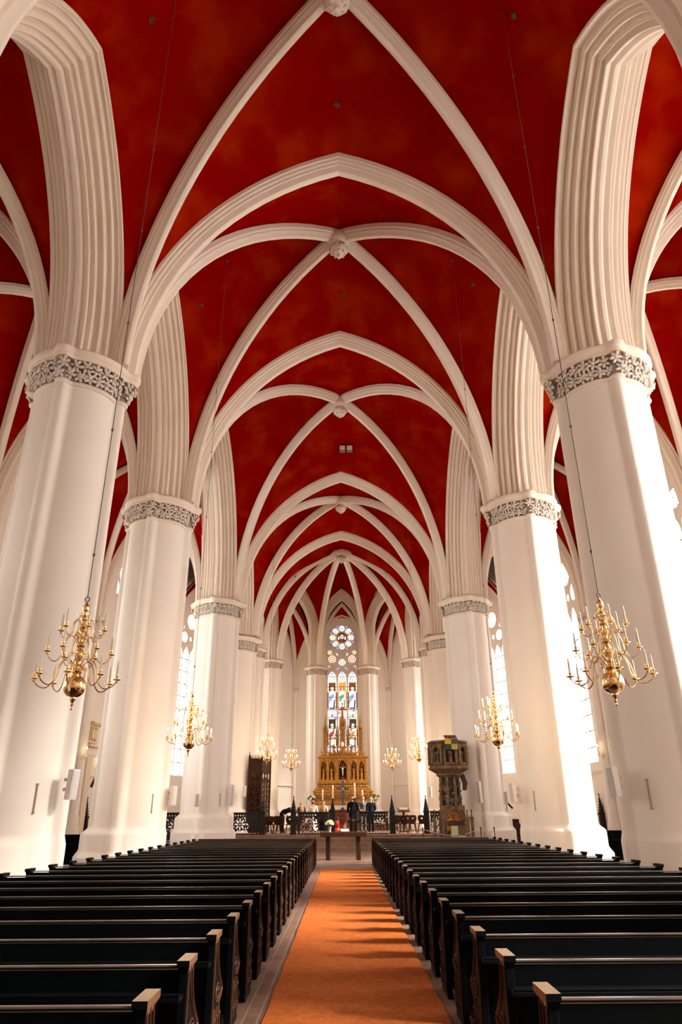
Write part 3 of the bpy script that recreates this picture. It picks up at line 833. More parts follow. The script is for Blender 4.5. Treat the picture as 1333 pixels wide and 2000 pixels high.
# side-aisle pews, mostly hidden by the piers
def side_pew(x0, x1, y, label, grp):
    t = thing('aisle_pew', label, 'pew', (0, y, 0), 0, grp)
    s = MB(); s.box(x0, x1, .0, .40, .42, .46); s.build('seat', PEW, t)
    b = MB(); b.rings([[(x, -.02, .1), (x, .02, .1), (x, -.03, 1.02), (x, -.06, 1.02)] for x in (x0, x1)]); bo = b.build('backrest', PEW, t)
    r = MB(); r.box(x0, x1, -.09, .0, 1.02, 1.05); r.build('top_rail', PEW, bo, None, .006)
    l = MB(); l.box(x0 + .03, x1 - .03, -.20, -.03, .72, .75); l.build('book_ledge', PEW, bo)
    for x in (x0, x1 - .06):
        p = MB(); p.prism([(-.10, 0), (-.10, 1.06), (.03, 1.06), (.06, .75), (.40, .62), (.42, .56), (.36, .5), (.40, 0)], 0, .06, M(((0, 0, 1, x), (1, 0, 0, 0), (0, 1, 0, 0), (0, 0, 0, 1))))
        e_ = p.build('end_panel', PEW, t, None, .006)
        c = MB(); c.box(x - .015, x + .075, -.14, .06, 1.06, 1.10); c.build('end_cap', PEW, e_, None, .005)
    return t
for i, y in enumerate((19.4, 23.0, 26.6)):
    side_pew(-12.4, -8.9, y, 'black pew in the left aisle, %s' % ['nearest, mostly hidden behind the front pier', 'middle, hidden behind the second pier', 'seen between the two nearest left piers'][i], 'pews in the left aisle')
    side_pew(8.85, 12.4, y + .3, 'black pew in the right aisle, %s' % ['nearest, mostly hidden behind the front pier', 'middle, hidden behind the second pier', 'seen between the two nearest right piers'][i], 'pews in the right aisle')

# wooden table before the steps with its things
t = thing('wooden_table', 'plain dark brown wooden table standing before the chancel steps', 'table', (0, 0, 0))
m = MB(); m.box(-.90, .92, 29.4, 30.3, .83, .985); m.build('tabletop', WOODD, t, None, .012)
for x in (-.69, .50):
    for y in (29.55, 30.05):
        m = MB(); m.box(x, x + .17, y, y + .12, 0, .83); m.build('leg', WOODD, t, None, .008)
    m = MB(); m.box(x + .03, x + .14, 29.67, 30.05, .70, .83); m.build('stretcher', WOODD, t)
TZ = .985
GREEN = mat('leaf_green', (.06, .12, .03), .6); PETALY = mat('petal_yellow', (.85, .62, .18), .7); PETALW = mat('petal_white', (.85, .80, .70), .7); VASE = mat('vase_grey', (.45, .42, .38), .3); REDGL = mat('red_glass', (.55, .01, .01), .15); REDG2 = mat('red_wax', (.75, .08, .03), .4); PAGE = mat('paper', (.85, .80, .72), .8)
def bouquet(x, y, z, s, label, vase=True, seed=1, pals=(PETALY, PETALW)):
    t = thing('flower_bouquet', label, 'flowers', (x, y, z)); r = random.Random(seed)
    v = MB(); v.lathe([(.045 * s, 0), (.05 * s, .01), (.035 * s, .06 * s), (.05 * s, .14 * s), (.062 * s, .19 * s), (.055 * s, .19 * s), (.03 * s, .12 * s)], 16); v.build('vase', VASE, t, 40)
    for q, pm in enumerate(pals):
        f = MB()
        for i in range(9):
            a_ = r.uniform(0, 2 * PI); e_ = r.uniform(.15, 1.4); R = .15 * s
            p = V((R * cos(a_) * cos(e_), R * sin(a_) * cos(e_), .25 * s + R * sin(e_) * .9))
            for j in range(6):
                b_ = 2 * PI * j / 6
                f.ball((p.x + .028 * s * cos(b_), p.y + .012 * s * sin(b_), p.z + .026 * s * sin(b_)), .026 * s, 6, 4)
            f.ball(p, .024 * s, 6, 4)
        f.build('blossoms', pm, t, 60)
    l = MB()
    for i in range(16):
        a_ = r.uniform(0, 2 * PI); R = r.uniform(.10, .2) * s; z1 = r.uniform(.14, .34) * s
        p0, p1 = V((0, 0, .16 * s)), V((R * cos(a_), R * sin(a_), z1)); sd_ = V((-sin(a_), cos(a_), 0)) * .025 * s; mid = (p0 + p1) / 2 + V((0, 0, .02))
        l.add([p0, mid + sd_, p1, mid - sd_, mid + V((0, 0, -.008))], [(0, 1, 2), (0, 2, 3), (0, 4, 1), (1, 4, 2), (2, 4, 3), (3, 4, 0)])
    l.build('leaves', GREEN, t)
    return t
bouquet(-.53, 29.8, TZ, 1.05, 'vase of yellow and white flowers on the wooden table', seed=4)
t = thing('red_candle', 'red glass candle lantern on the wooden table beside the flowers', 'candle', (-.24, 29.85, TZ))
m = MB(); m.lathe([(.085, 0), (.095, .02), (.095, .12), (.085, .14)], 18); m.build('base', REDG2, t, 40)
m = MB(); m.lathe([(.07, .14), (.085, .2), (.08, .36), (.06, .42), (.05, .42), (.07, .35)], 18); m.build('glass', REDGL, t, 40)
m = MB(); m.lathe([(.07, .42), (.075, .46), (.03, .52), (.015, .55)], 16); m.build('lid', IRON, t, 40)
t = thing('open_book', 'open book lying on a small stand on the wooden table', 'book', (.06, 29.7, TZ))
m = MB(); m.rings([[(-.16, -.1, .03), (0, -.1, .015), (.16, -.1, .03), (.16, -.1, .055), (0, -.1, .04), (-.16, -.1, .055)], [(-.16, .1, .09), (0, .1, .075), (.16, .1, .09), (.16, .1, .115), (0, .1, .10), (-.16, .1, .115)]]); m.build('pages', PAGE, t)
m = MB(); m.rings([[(-.17, -.11, .0), (.17, -.11, .0), (.17, -.11, .02), (-.17, -.11, .02)], [(-.17, .11, .0), (.17, .11, .0), (.17, .11, .08), (-.17, .11, .08)]]); m.build('cover', WOODD, t)
t = thing('table_cross', 'small dark standing cross on the wooden table', 'cross', (.40, 29.8, TZ))
m = MB(); m.box(-.022, .022, -.02, .02, .03, .56); m.build('upright', WOODD, t); m = MB(); m.box(-.24, .24, -.02, .02, .40, .455); m.build('crossbar', WOODD, t)
m = MB(); m.box(-.08, .08, -.06, .06, 0, .03); m.build('base', WOODD, t, None, .006); m = MB(); m.lathe([(0, -.012), (.03, -.012), (.03, .012), (0, .012)], 14, Tm((0, -.02, .43), 0, PI / 2)); m.build('boss', BRASS, t, 40)

# ---------------------------------------------------------------- chandeliers
def vault_top(x, y, z0=6.0):
    dg = bpy.context.evaluated_depsgraph_get()
    ok, loc, *_ = sc.ray_cast(dg, V((x, y, z0)), V((0, 0, 1)), distance=30)
    return loc.z if ok else 20.0
def arm_pts(r0, z0, zt, zl, r1, z1):
    c = [(r0, z0), (r0 + .25 * (r1 - r0) * .5, zt - .01), (lerp(r0, r1, .30), zt), (lerp(r0, r1, .44), lerp(zt, zl, .35)), (lerp(r0, r1, .50), lerp(zt, zl, .75)), (lerp(r0, r1, .63), zl + .01), (lerp(r0, r1, .76), zl), (lerp(r0, r1, .92), lerp(zl, z1, .4)), (r1, z1)]
    out = []
    for i in range(len(c) - 1):      # Catmull-Rom
        p0, p1, p2, p3 = c[max(i - 1, 0)], c[i], c[i + 1], c[min(i + 2, len(c) - 1)]
        for j in range(3):
            t = j / 3
            out.append(tuple(.5 * ((2 * p1[k]) + (-p0[k] + p2[k]) * t + (2 * p0[k] - 5 * p1[k] + 4 * p2[k] - p3[k]) * t * t + (-p0[k] + 3 * p1[k] - 3 * p2[k] + p3[k]) * t ** 3) for k in (0, 1)))
    return out + [c[-1]]
BODY = [(.0, .0), (.012, .01), (.02, .035), (.01, .055), (.022, .075), (.012, .10), (.03, .13), (.05, .16), (.045, .18), (.09, .20), (.135, .245), (.155, .30), (.158, .35), (.14, .42), (.10, .465), (.06, .485), (.05, .51), (.07, .53), (.075, .56), (.045, .58), (.04, .61), (.055, .63), (.035, .66), (.045, .70), (.075, .76), (.08, .80), (.05, .86), (.035, .89), (.06, .91), (.065, .94), (.04, .96), (.03, .99), (.04, 1.03), (.06, 1.07), (.055, 1.12), (.03, 1.16), (.055, 1.18), (.06, 1.22), (.03, 1.24), (.025, 1.28), (.05, 1.31), (.055, 1.34), (.03, 1.37), (.022, 1.42), (.045, 1.45), (.05, 1.49), (.045, 1.53), (.02, 1.56), (.012, 1.60), (.0, 1.605)]
def chandelier(lit):
    t = thing('chandelier', 'chandelier', 'chandelier')
    m = MB(); m.lathe(BODY, 24); bo = m.build('stem', BRASS, t, 50)
    for zc_, R_, n_ in ((.80, .13, 6), (1.10, .10, 6), (1.38, .08, 5), (.58, .17, 8)):
        for i in range(n_):
            a_ = 2 * PI * (i + .5) / n_; T_ = M.Rotation(a_, 4, 'Z') @ M.Translation((R_ * .55, 0, zc_))
            sc_ = MB()       # a scroll ornament set on the stem between the tiers
            sc_.tube([(.012 * cos(b) * (1 + b * .22) + .02, 0, .012 * sin(b) * (1 + b * .28)) for b in [k * .6 for k in range(14)]], .005, 5, T_)
            sc_.ball((.022, 0, .0), .014, 7, 5, (1, .6, 1), T_)
            sc_.build('scroll', BRASS, bo, 50)
    h = MB(); h.tube([(.033 * cos(2 * PI * i / 16), 0, 1.632 + .036 * sin(2 * PI * i / 16)) for i in range(16)], .008, 6, loop=True); h.build('hook_ring', GREYMETAL, t, 50)
    for (n_, off, r0, z0, zt, zl, r1, z1, k) in ((8, .15, .055, .58, .70, .31, .575, .42, 1.0), (6, .35, .05, .94, 1.05, .68, .44, .80, .88), (6, .05, .045, 1.21, 1.30, 1.03, .315, 1.13, .8)):
        for i in range(n_):
            a_ = 2 * PI * i / n_ + off; R_ = M.Rotation(a_, 4, 'Z')
            m = MB(); m.tube([(r, 0, z) for r, z in arm_pts(r0, z0, zt, zl, r1, z1)], .0085 * k, 6, R_)
            ar = m.build('arm', BRASS, t, 60)
            T_ = R_ @ M.Translation((r1, 0, z1))
            m = MB(); m.lathe([(.006, -.03), (.02 * k, -.02), (.012, 0), (.03 * k, .008), (.066 * k, .020), (.066 * k, .024), (.02 * k, .022), (.018, .05), (.024, .062), (.024, .085), (.016, .085)], 14, T_); m.build('drip_pan', BRASS, ar, 50)
            m = MB(); m.lathe([(.0155, .075), (.0155, .225), (.004, .23)], 10, T_); m.build('candle', IVORY, ar, 40)
            m = MB(); m.lathe([(.004, .225), (.012, .24), (.0135, .255), (.009, .275), (.002, .30)], 8, T_); m.build('bulb', BULBON if lit else BULBOFF, ar, 60)
    return t
protoU = chandelier(False); protoL = chandelier(True)
CH = [(-3.86, 10.0, 3.05, 0, 'large brass chandelier with unlit candles before the nearest left pier'), (3.90, 10.0, 3.05, 0, 'large brass chandelier with unlit candles before the nearest right pier'),
      (-4.08, 19.0, 3.07, 1, 'lit brass chandelier hanging before the second left pier'), (4.12, 19.0, 3.09, 1, 'lit brass chandelier hanging before the second right pier, bright window behind it'),
      (-4.17, 39.7, 4.10, 1, 'lit brass chandelier in front of the dark carved screen'), (4.2, 39.7, 4.03, 1, 'lit brass chandelier just left of the stone pulpit'),
      (-3.35, 47.0, 4.03, 1, 'smallest lit brass chandelier left of the golden altar'), (3.2, 47.0, 4.05, 1, 'smallest lit brass chandelier right of the golden altar')]
used = set()
bpy.context.view_layer.update()
for i, (x, y, z, lit, lab) in enumerate(CH):
    zt = vault_top(x, y)
    pr = protoL if lit else protoU
    o = pr if lit not in used else copy_tree(pr)
    used.add(lit)
    o.location = (x, y, z); o.rotation_euler = (0, 0, [.0, .45, .2, .7, .3, .9, .1, .5][i]); o['label'] = lab; o['group'] = 'brass chandeliers'
    CH[i] = (o, zt - z)
for o, L in CH:
    m = MB(); m.tube([(0, 0, 1.66), (0, 0, L + .1)], .007, 6)
    cb = m.build('cable', GREYMETAL, o)
    zz = 2.35; j = MB()
    while zz < L - .3:
        j.ball((0, 0, zz), .026, 8, 6, (.8, .8, 1.3)); zz += 2.25
    j.build('cable_joints', GREYMETAL, cb, 60)
    p = MB(); p.lathe([(.05, L - .03), (.07, L + .02), (.03, L + .06)], 12); p.build('ceiling_plate', GREYMETAL, cb, 50)
# ---------------------------------------------------------------- chancel furniture
FZ = .66
def rosette_panel(w, h, rose=True):
    """pierced cast-iron tracery panel in local xy"""
    m = MB(); holes = []
    for i in range(int(w / .14)):
        holes.append(circ(.09 + (w - .18) * i / max(1, int(w / .14) - 1), h - .10, .032, 8))
        holes.append(circ(.09 + (w - .18) * i / max(1, int(w / .14) - 1), .085, .026, 8))
    cs = [w / 2] if w < 1.2 else [w * .27, w * .73]
    R = min(.36, (h - .34) / 2)
    for c in cs:
        cy_ = h / 2 - .01
        holes.append(circ(c, cy_, R * .11, 8))
        for k in range(8):
            a_ = 2 * PI * k / 8
            holes.append(ell(c + R * .56 * cos(a_), cy_ + R * .56 * sin(a_), R * .31, R * .125, a_, 10))
            holes.append(circ(c + R * .92 * cos(a_ + PI / 8), cy_ + R * .92 * sin(a_ + PI / 8), R * .09, 6))
        for sx_ in (-1, 1):
            for sy_ in (-1, 1):
                x = c + sx_ * R * .98; y = cy_ + sy_ * R * .86
                if .05 < x < w - .05: holes.append(ell(x, y, R * .20, R * .10, sx_ * sy_ * .8, 8))
    if len(cs) == 2:
        for k in range(3): holes.append(ell(w / 2, h / 2 - .22 + .2 * k, .035, .07, 0, 8))
    m.pierced([(0, 0), (w, 0), (w, h), (0, h)], holes, .05)
    return m
def railing(x0, x1, y, z, label, h=1.02, grp='iron chancel railing'):
    t = thing('railing', label, 'railing', (x0, y, z), 0, grp); w = x1 - x0
    m = rosette_panel(w, h); m.v = [(a, c, b) for a, b, c in m.v]; m.build('tracery_panel', IRON, t)
    m = MB(); m.box(-.03, w + .03, -.04, .09, h, h + .05); m.build('top_rail', IRON, t, None, .008)
    m = MB(); m.box(-.03, w + .03, -.03, .08, -.0, .05); m.build('bottom_rail', IRON, t, None, .008)
    return t
def spire_post(x, y, z, h, label, s=1.0, name='spire_post'):
    t = thing(name, label, 'post', (x, y, z), PI / 8 * 0, 'spired railing posts')
    m = MB(); a_ = .13 * s
    m.box(-a_ - .03, a_ + .03, -a_ - .03, a_ + .03, 0, .12); m.box(-a_, a_, -a_, a_, .12, 1.0)
    m.box(-a_ - .03, a_ + .03, -a_ - .03, a_ + .03, 1.0, 1.06); m.build('shaft', IRON, t, None, .01)
    m = MB()
    k = 6
    zz = 1.06; r = .15 * s; H = h - 1.06
    for i in range(k):
        q = i / k; r1 = lerp(.155, .03, q) * s; z1 = zz + H * .78 * q; dz = H * .78 / k
        m.lathe([(r1 * 1.0, z1), (r1 * 1.12, z1 + dz * .15), (r1 * .80, z1 + dz * .35), (r1 * .74, z1 + dz)], 8)
        for j in range(4):
            b = PI / 4 + PI / 2 * j; m.ball((r1 * 1.02 * cos(b), r1 * 1.02 * sin(b), z1 + dz * .2), .030 * s * (1.2 - .6 * q), 6, 4, (1, 1, 1.5))
    m.lathe([(.03 * s, zz + H * .76), (.018 * s, zz + H * .92), (.045 * s, zz + H * .94), (.05 * s, zz + H * .96), (.02 * s, zz + H * .985), (.0, h)], 8)
    m.build('spire', IRON, t, 40)
    m = MB()
    for q in (-1, 1):
        m.tube([(p[0] * 1.0, q * (a_ + .004), p[1]) for p in gothic(0, .2, .17 * s, .7, .18, 5)], .012, 5)
        m.tube([(q * (a_ + .004), p[0] * 1.0, p[1]) for p in gothic(0, .2, .17 * s, .7, .18, 5)], .012, 5)
    m.build('blind_tracery', IRON, t, 40)
    return t
RY = 39.0
for x0, x1, lab in ((-5.72, -4.45, 'black iron tracery railing at the far left of the chancel, below the carved screen'), (-2.36, -.82, 'black iron railing with rosettes left of the table gap'), (.84, 2.33, 'black iron railing with rosettes right of the table gap'), (4.56, 5.15, 'short black iron railing next to the stone pulpit')):
    railing(x0, x1, RY, FZ, lab)
for x, lab in ((-4.22, 'black spired post before the dark carved screen'), (-2.60, 'black spired post right of the bending man'), (-.56, 'black spired post left of the chancel opening behind the flowers'), (.58, 'black spired post right of the chancel opening, before the men'), (2.56, 'black spired post left of the right-hand chairs'), (4.34, 'black spired post beside the stone pulpit')):
    spire_post(x, RY, FZ, 1.84 if abs(x) > 1 else 1.72, lab)
railing(-12.72, -12.10, 37.6, .5, 'black iron railing across the left aisle against the outer wall', 1.2)
railing(-9.0, -7.95, 37.6, .5, 'black iron railing across the left aisle beside the third pier', 1.2)
spire_post(-12.96, 37.5, .5, 2.0, 'black spired post at the outer wall of the left aisle')
railing(12.10, 12.74, 37.6, .5, 'black iron railing across the right aisle', 1.2)
spire_post(12.98, 37.5, .5, 2.0, 'black spired post at the outer wall of the right aisle')

def chair(x, y, z, rz, label, grp):
    t = thing('wooden_chair', label, 'chair', (x, y, z), rz, grp)
    m = MB(); m.prism([(-.20, -.19), (.20, -.19), (.23, .21), (-.23, .21)], .44, .475); m.build('seat', WOODD, t, None, .01)
    out = [(-.13, 0), (.13, 0), (.16, .08), (.21, .22), (.19, .36), (.13, .42), (.06, .40), (0, .44), (-.06, .40), (-.13, .42), (-.19, .36), (-.21, .22), (-.16, .08)]
    b = MB(); b.pierced(out, [ell(0, .26, .05, .035, 0, 10)], .03, Tm((0, -.18, .47), 0, PI / 2 + .16)); b.build('backrest', WOODD, t, None, .006)
    for sx_ in (-1, 1):
        for sy_ in (-1, 1):
            l = MB(); l.tube([(sx_ * .14, sy_ * .13, .45), (sx_ * .21, sy_ * .20, 0)], [.024, .016], 8); l.build('leg', WOODD, t, 40)
    return t
k = 0
for i, (x, y) in enumerate([(-3.90, 40.0), (-3.38, 40.05), (-2.86, 40.0), (-4.1, 40.85), (-3.62, 40.85), (-2.62, 40.85)]):
    chair(x, y, FZ, [.05, -.05, .06, 0, .04, -.04][i], 'dark wooden chair left in the choir, %s' % ['leftmost in front', 'middle in front', 'rightmost in front, beside the bending man', 'leftmost behind', 'middle behind', 'rightmost behind'][i], 'dark chairs left in the choir')
for i, (x, y) in enumerate([(2.72, 40.2), (3.21, 40.1), (3.70, 40.2), (4.19, 40.1), (2.95, 41.0), (3.5, 41.0)]):
    chair(x, y, FZ, [-.06, -.04, .05, -.05, -.04, .05][i], 'dark wooden chair right in the choir, %s' % ['leftmost in front', 'second from left in front', 'third from left in front', 'next to the spired post by the pulpit', 'left one behind', 'right one behind, by the reading desk'][i], 'dark chairs right in the choir')
# small reading desk behind the right-hand chairs
t = thing('reading_desk', 'dark wooden reading desk with sloping top behind the right-hand chairs', 'lectern', (3.42, 42.3, FZ))
m = MB(); m.box(-.25, .25, -.2, .2, 0, .06); m.box(-.06, .06, -.05, .05, .06, 1.05); m.build('stand', WOODD, t, None, .01)
m = MB(); m.rings([[(x, -.24, 1.02), (x, .24, 1.16), (x, .24, 1.24), (x, -.24, 1.10)] for x in (-.34, .34)]); m.build('desktop', WOODD, t, None, .01)
m = MB(); m.rings([[(x, -.2, 1.125), (x, .16, 1.23), (x, .16, 1.27), (x, -.2, 1.165)] for x in (-.24, .24)]); m.build('cushion', mat('desk_cushion', (.20, .12, .07), .8), t, None, .01)

# font with bronze bowl in the gap
t = thing('baptismal_font', 'reddish round font standing in the chancel opening behind the table', 'font', (-.02, 41.2, FZ))
FONT = mat('font_red_stone', (.20, .065, .035), .5, col2=(.28, .10, .055), scale=6)
m = MB(); m.lathe([(.40, 0), (.40, .10), (.30, .16), (.20, .24), (.17, .40), (.20, .50), (.26, .56)], 16); m.build('foot', FONT, t, 40)
m = MB(); m.lathe([(.24, .55), (.36, .64), (.43, .80), (.46, .98), (.48, 1.0), (.48, 1.04), (.40, 1.05)], 16); m.build('bowl', FONT, t, 40)
m = MB(); m.lathe([(.42, 1.04), (.44, 1.08), (.34, 1.14), (.10, 1.20), (.06, 1.28), (0, 1.30)], 16); m.build('lid', WOODD, t, 40)

# altar table
ALZ = 1.05
t = thing('altar_table', 'altar table under a white linen cloth below the golden retable', 'altar', (0, 48.2, ALZ))
m = MB(); m.box(-1.95, 1.95, -.35, .5, 0, 1.0); m.build('altar_block', WOODD, t, None, .02)
m = MB(); m.box(-1.05, -.05, -.40, -.36, .2, .95); m.box(.05, 1.05, -.40, -.36, .2, .95); m.build('front_painting', mat('dark_painting', (.05, .05, .03), .5, col2=(.16, .10, .04), scale=3), t)
m = MB(); rnd = random.Random(8)
n_ = 60
front = [[(lerp(-2.25, 2.25, i / n_), -.46 - .02 * sin(i * 1.9) * (1 if z < 1.0 else 0), z) for i in range(n_ + 1)] for z in (.80 , .92, 1.055)]
front += [[(lerp(-2.25, 2.25, i / n_), .55, 1.055) for i in range(n_ + 1)], [(lerp(-2.25, 2.25, i / n_), .55, .80) for i in range(n_ + 1)]]
m.rings(front, False, False)
for sx_ in (-1, 1): m.add([(sx_ * 2.25, -.46, .80), (sx_ * 2.25, .55, .80), (sx_ * 2.25, .55, 1.055), (sx_ * 2.25, -.46, 1.055)], [(0, 1, 2, 3)])
m.box(-2.2, 2.2, -.4, .5, 1.0, 1.05)
m.build('linen_cloth', CLOTHW, t, 50)
AT = ALZ + 1.057
for i, (x, h, big) in enumerate(((-1.32, .75, 0), (-.66, .95, 1), (.76, 1.05, 1), (1.26, .72, 0))):
    t = thing('altar_candle', 'tall altar candle on dark stick, %s' % ['leftmost of four on the altar, above the blonde woman', 'second from left, beside the blue cross', 'third from left, tallest, above the bald man', 'rightmost of four, above the groom in grey'][i], 'candle', (x, 48.05, AT), 0, 'altar candles')
    hs = h * .42
    m = MB(); m.lathe([(.11, 0), (.11, .03), (.05, .06), (.03, .10), (.05, hs * .4), (.028, hs * .5), (.035, hs * .8), (.075, hs * .93), (.09, hs), (.03, hs)], 14); m.build('candlestick', IRON, t, 40)
    m = MB(); m.lathe([(.055, hs), (.055, hs + h * .72), (.02, hs + h * .74)], 12); m.build('candle', IVORY, t, 40)
    m = MB(); m.lathe([(.006, hs + h * .73), (.022, hs + h * .76), (.022, hs + h * .79), (.004, hs + h * .85)], 8); m.build('flame', SCONCE_BULB, t, 60)
t = thing('altar_cross', 'blue-grey standing cross on the altar before the golden panels', 'cross', (-.02, 48.0, AT))
BLUE = mat('cross_blue_enamel', (.06, .085, .14), .4)
m = MB(); m.box(-.075, .075, -.03, .03, .04, 1.48); m.build('upright', BLUE, t, None, .01)
m = MB(); m.box(-.40, .40, -.03, .03, .92, 1.06); m.build('crossbar', BLUE, t, None, .01)
m = MB(); m.box(-.16, .16, -.1, .1, 0, .05); m.build('base', BLUE, t, None, .01)
m = MB(); m.lathe([(0, -.02), (.08, -.02), (.08, .02), (0, .02)], 16, Tm((0, -.035, .99), 0, PI / 2)); m.build('medallion', VASE, t, 40)
bouquet(-2.02, 47.95, AT, 1.5, 'white and green flower arrangement on the left end of the altar', seed=11, pals=(PETALW, GREEN))
bouquet(2.10, 47.95, AT, 1.6, 'green flower arrangement on the right end of the altar', seed=12, pals=(GREEN, PETALY))

# golden retable ----------------------------------------------------------------
RT = thing('altar_retable', 'gilded neo-gothic altar retable with five niches and pinnacles', 'altarpiece', (0, 50.0, 0))
def T3(m): return m
# predella: stepped base with blind arcade and sloping painted panels
m = MB()
m.rings([[(-w_, -d_, z), (w_, -d_, z), (w_, .55, z), (-w_, .55, z)] for w_, d_, z in [(2.0, .62, ALZ), (2.0, .62, 2.30), (1.98, .60, 2.35), (1.98, .60, 2.92), (2.02, .64, 2.96), (2.02, .64, 3.02), (1.95, .58, 3.05), (1.70, .36, 3.45), (1.74, .42, 3.48), (1.74, .42, 3.56)]])
pr = m.build('predella', GOLD, RT)
m = MB()
for i in range(16):
    x = -1.85 + 3.7 * i / 15
    m.tube([(px, -.605, pz) for px, pz in gothic(x, 2.40, .20, 2.62, .20, 5)], .018, 5)
    m.ball((x, -.60, 2.58), .055, 8, 6, (1, .5, 1.9)); m.ball((x, -.61, 2.72), .035, 8, 6)
m.build('blind_arcade', GOLDD, pr, 40)
m = MB()
for x0, x1 in ((-1.72, -.95), (-.85, -.12), (.12, .85), (.95, 1.72)):
    def sp(x, q): return (x * lerp(1, .88, q), lerp(-.585, -.365, q), lerp(3.07, 3.43, q))
    m.tube([sp(x0, .08), sp(x1, .08), sp(x1, .92), sp(x0, .92)], .018, 5, loop=True)
    for k in range(4):
        c = sp(lerp(x0, x1, (k + .5) / 4), .5); m.ball(c, .075, 8, 6, (1, .4, 1.4))
m.build('relief_panels', GOLDD, pr, 40)
# niche storey with five pointed openings
NX = [(-1.32, .34), (-.76, .34), (-.01, .52), (.74, .34), (1.28, .34)]
m = MB()
holes = [gothic(x, .16, w_, .92, .42 if w_ < .5 else .50, 8) for x, w_ in NX]
m.pierced([(-1.66, 0), (1.66, 0), (1.66, 1.55), (-1.66, 1.55)], holes, .30)
m.v = [(x, -.36 + z, 3.56 + y) for x, y, z in m.v]
ns = m.build('niche_storey', GOLD, RT)
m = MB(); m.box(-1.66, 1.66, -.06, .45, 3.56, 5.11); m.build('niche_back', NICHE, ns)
m = MB()
for x, w_ in NX:
    m.tube([(px, -.37, 3.56 + pz) for px, pz in gothic(x, .16, w_ + .05, .92, .48 if w_ < .5 else .58, 8)], .022, 5)
    # cusped tracery in the arch heads
    for s_ in (-1, 1): m.tube([(x + s_ * w_ * .5, -.30, 3.56 + .92), (x + s_ * w_ * .28, -.30, 3.56 + 1.0), (x + s_ * w_ * .22, -.30, 3.56 + 1.08), (x, -.30, 3.56 + 1.12)], .018, 5)
    m.tube([(x + w_ * .17 * cos(2 * PI * i / 10), -.30, 3.56 + 1.17 + w_ * .14 * sin(2 * PI * i / 10)) for i in range(10)], .014, 5, loop=True)
    m.tube([(x - w_ * .62, -.38, 4.62), (x, -.38, 5.02), (x + w_ * .62, -.38, 4.62)], .02, 5)
for x in (-1.60, -1.04, -.42, .40, 1.01, 1.60):
    m.box(x - .05, x + .05, -.42, -.34, 3.56, 4.80); m.rings([[(x - r, -.38 - r, z), (x + r, -.38 - r, z), (x + r, -.38 + r, z), (x - r, -.38 + r, z)] for r, z in ((.06, 4.80), (.06, 4.84), (.005, 5.08))])
m.build('gilt_tracery', GOLD, ns, 40)
m = MB()
for x in (-.22, .20): m.ball((x, -.37, 4.93), .035, 10, 6, (1, .6, 1))
m.build('dark_bosses', NICHE, ns, 40)
def statue(x, y, z, h, m_robe, parent, lean=0.0, name='statue'):
    m = MB(); R = []
    for q in range(15):
        zz = q / 14
        r = [.16, .155, .15, .14, .135, .13, .128, .13, .135, .14, .145, .14, .11, .06, .045][q] * h
        R.append([(x + r * (1 + .10 * sin(6 * 2 * PI * i / 24 + q * .15) * max(0, 1 - zz * 1.1)) * cos(2 * PI * i / 24) + lean * zz * h, y + .72 * r * (1 + .10 * sin(6 * 2 * PI * i / 24) * max(0, 1 - zz * 1.1)) * sin(2 * PI * i / 24), z + zz * .86 * h) for i in range(24)])
    m.rings(R); hx = x + lean * .9 * h
    m.ball((hx, y, z + .91 * h), .062 * h, 10, 8, (.9, 1, 1.2))
    m.ball((hx, y + .02 * h, z + .92 * h), .07 * h, 10, 8, (1, .9, 1.15))
    m.tube([(hx - .14 * h, y, z + .76 * h), (hx - .15 * h, y - .08 * h, z + .60 * h), (hx - .02 * h, y - .13 * h, z + .60 * h)], [.045 * h, .04 * h, .03 * h], 8)
    m.tube([(hx + .14 * h, y, z + .76 * h), (hx + .16 * h, y - .07 * h, z + .58 * h), (hx + .04 * h, y - .13 * h, z + .52 * h)], [.045 * h, .04 * h, .03 * h], 8)
    return m.build(name, m_robe, parent, 60)
for i in (0, 1, 3, 4):
    x = NX[i][0]
    m = MB(); m.lathe([(.14, 3.72), (.14, 3.80), (.11, 3.84), (.11, 3.88)], 10, Tm((x, -.22, 0))); pd = m.build('pedestal', GOLD, ns, 40)
    statue(x, -.22, 3.88, .74, GOLD, ns, [.02, -.02, 0, .03, -.02][i])
cx_ = NX[2][0]
m = MB(); m.box(cx_ - .14, cx_ + .14, -.32, -.10, 3.72, 3.88); m.box(cx_ - .025, cx_ + .025, -.14, -.09, 3.88, 4.72); m.box(cx_ - .22, cx_ + .22, -.14, -.09, 4.50, 4.55); cr = m.build('crucifix', GOLDD, ns)
m = MB()
m.tube([(cx_, -.17, 3.98), (cx_ + .01, -.19, 4.10), (cx_, -.18, 4.22), (cx_, -.18, 4.34), (cx_, -.18, 4.44), (cx_, -.18, 4.50)], [.02, .035, .04, .055, .06, .03], 8); m.ball((cx_ + .01, -.19, 4.56), .042, 8, 6, (.9, 1, 1.2))
for s_ in (-1, 1): m.tube([(cx_ + s_ * .04, -.18, 4.45), (cx_ + s_ * .19, -.16, 4.53)], [.025, .016], 6)
m.build('corpus', IVORY, cr, 60)
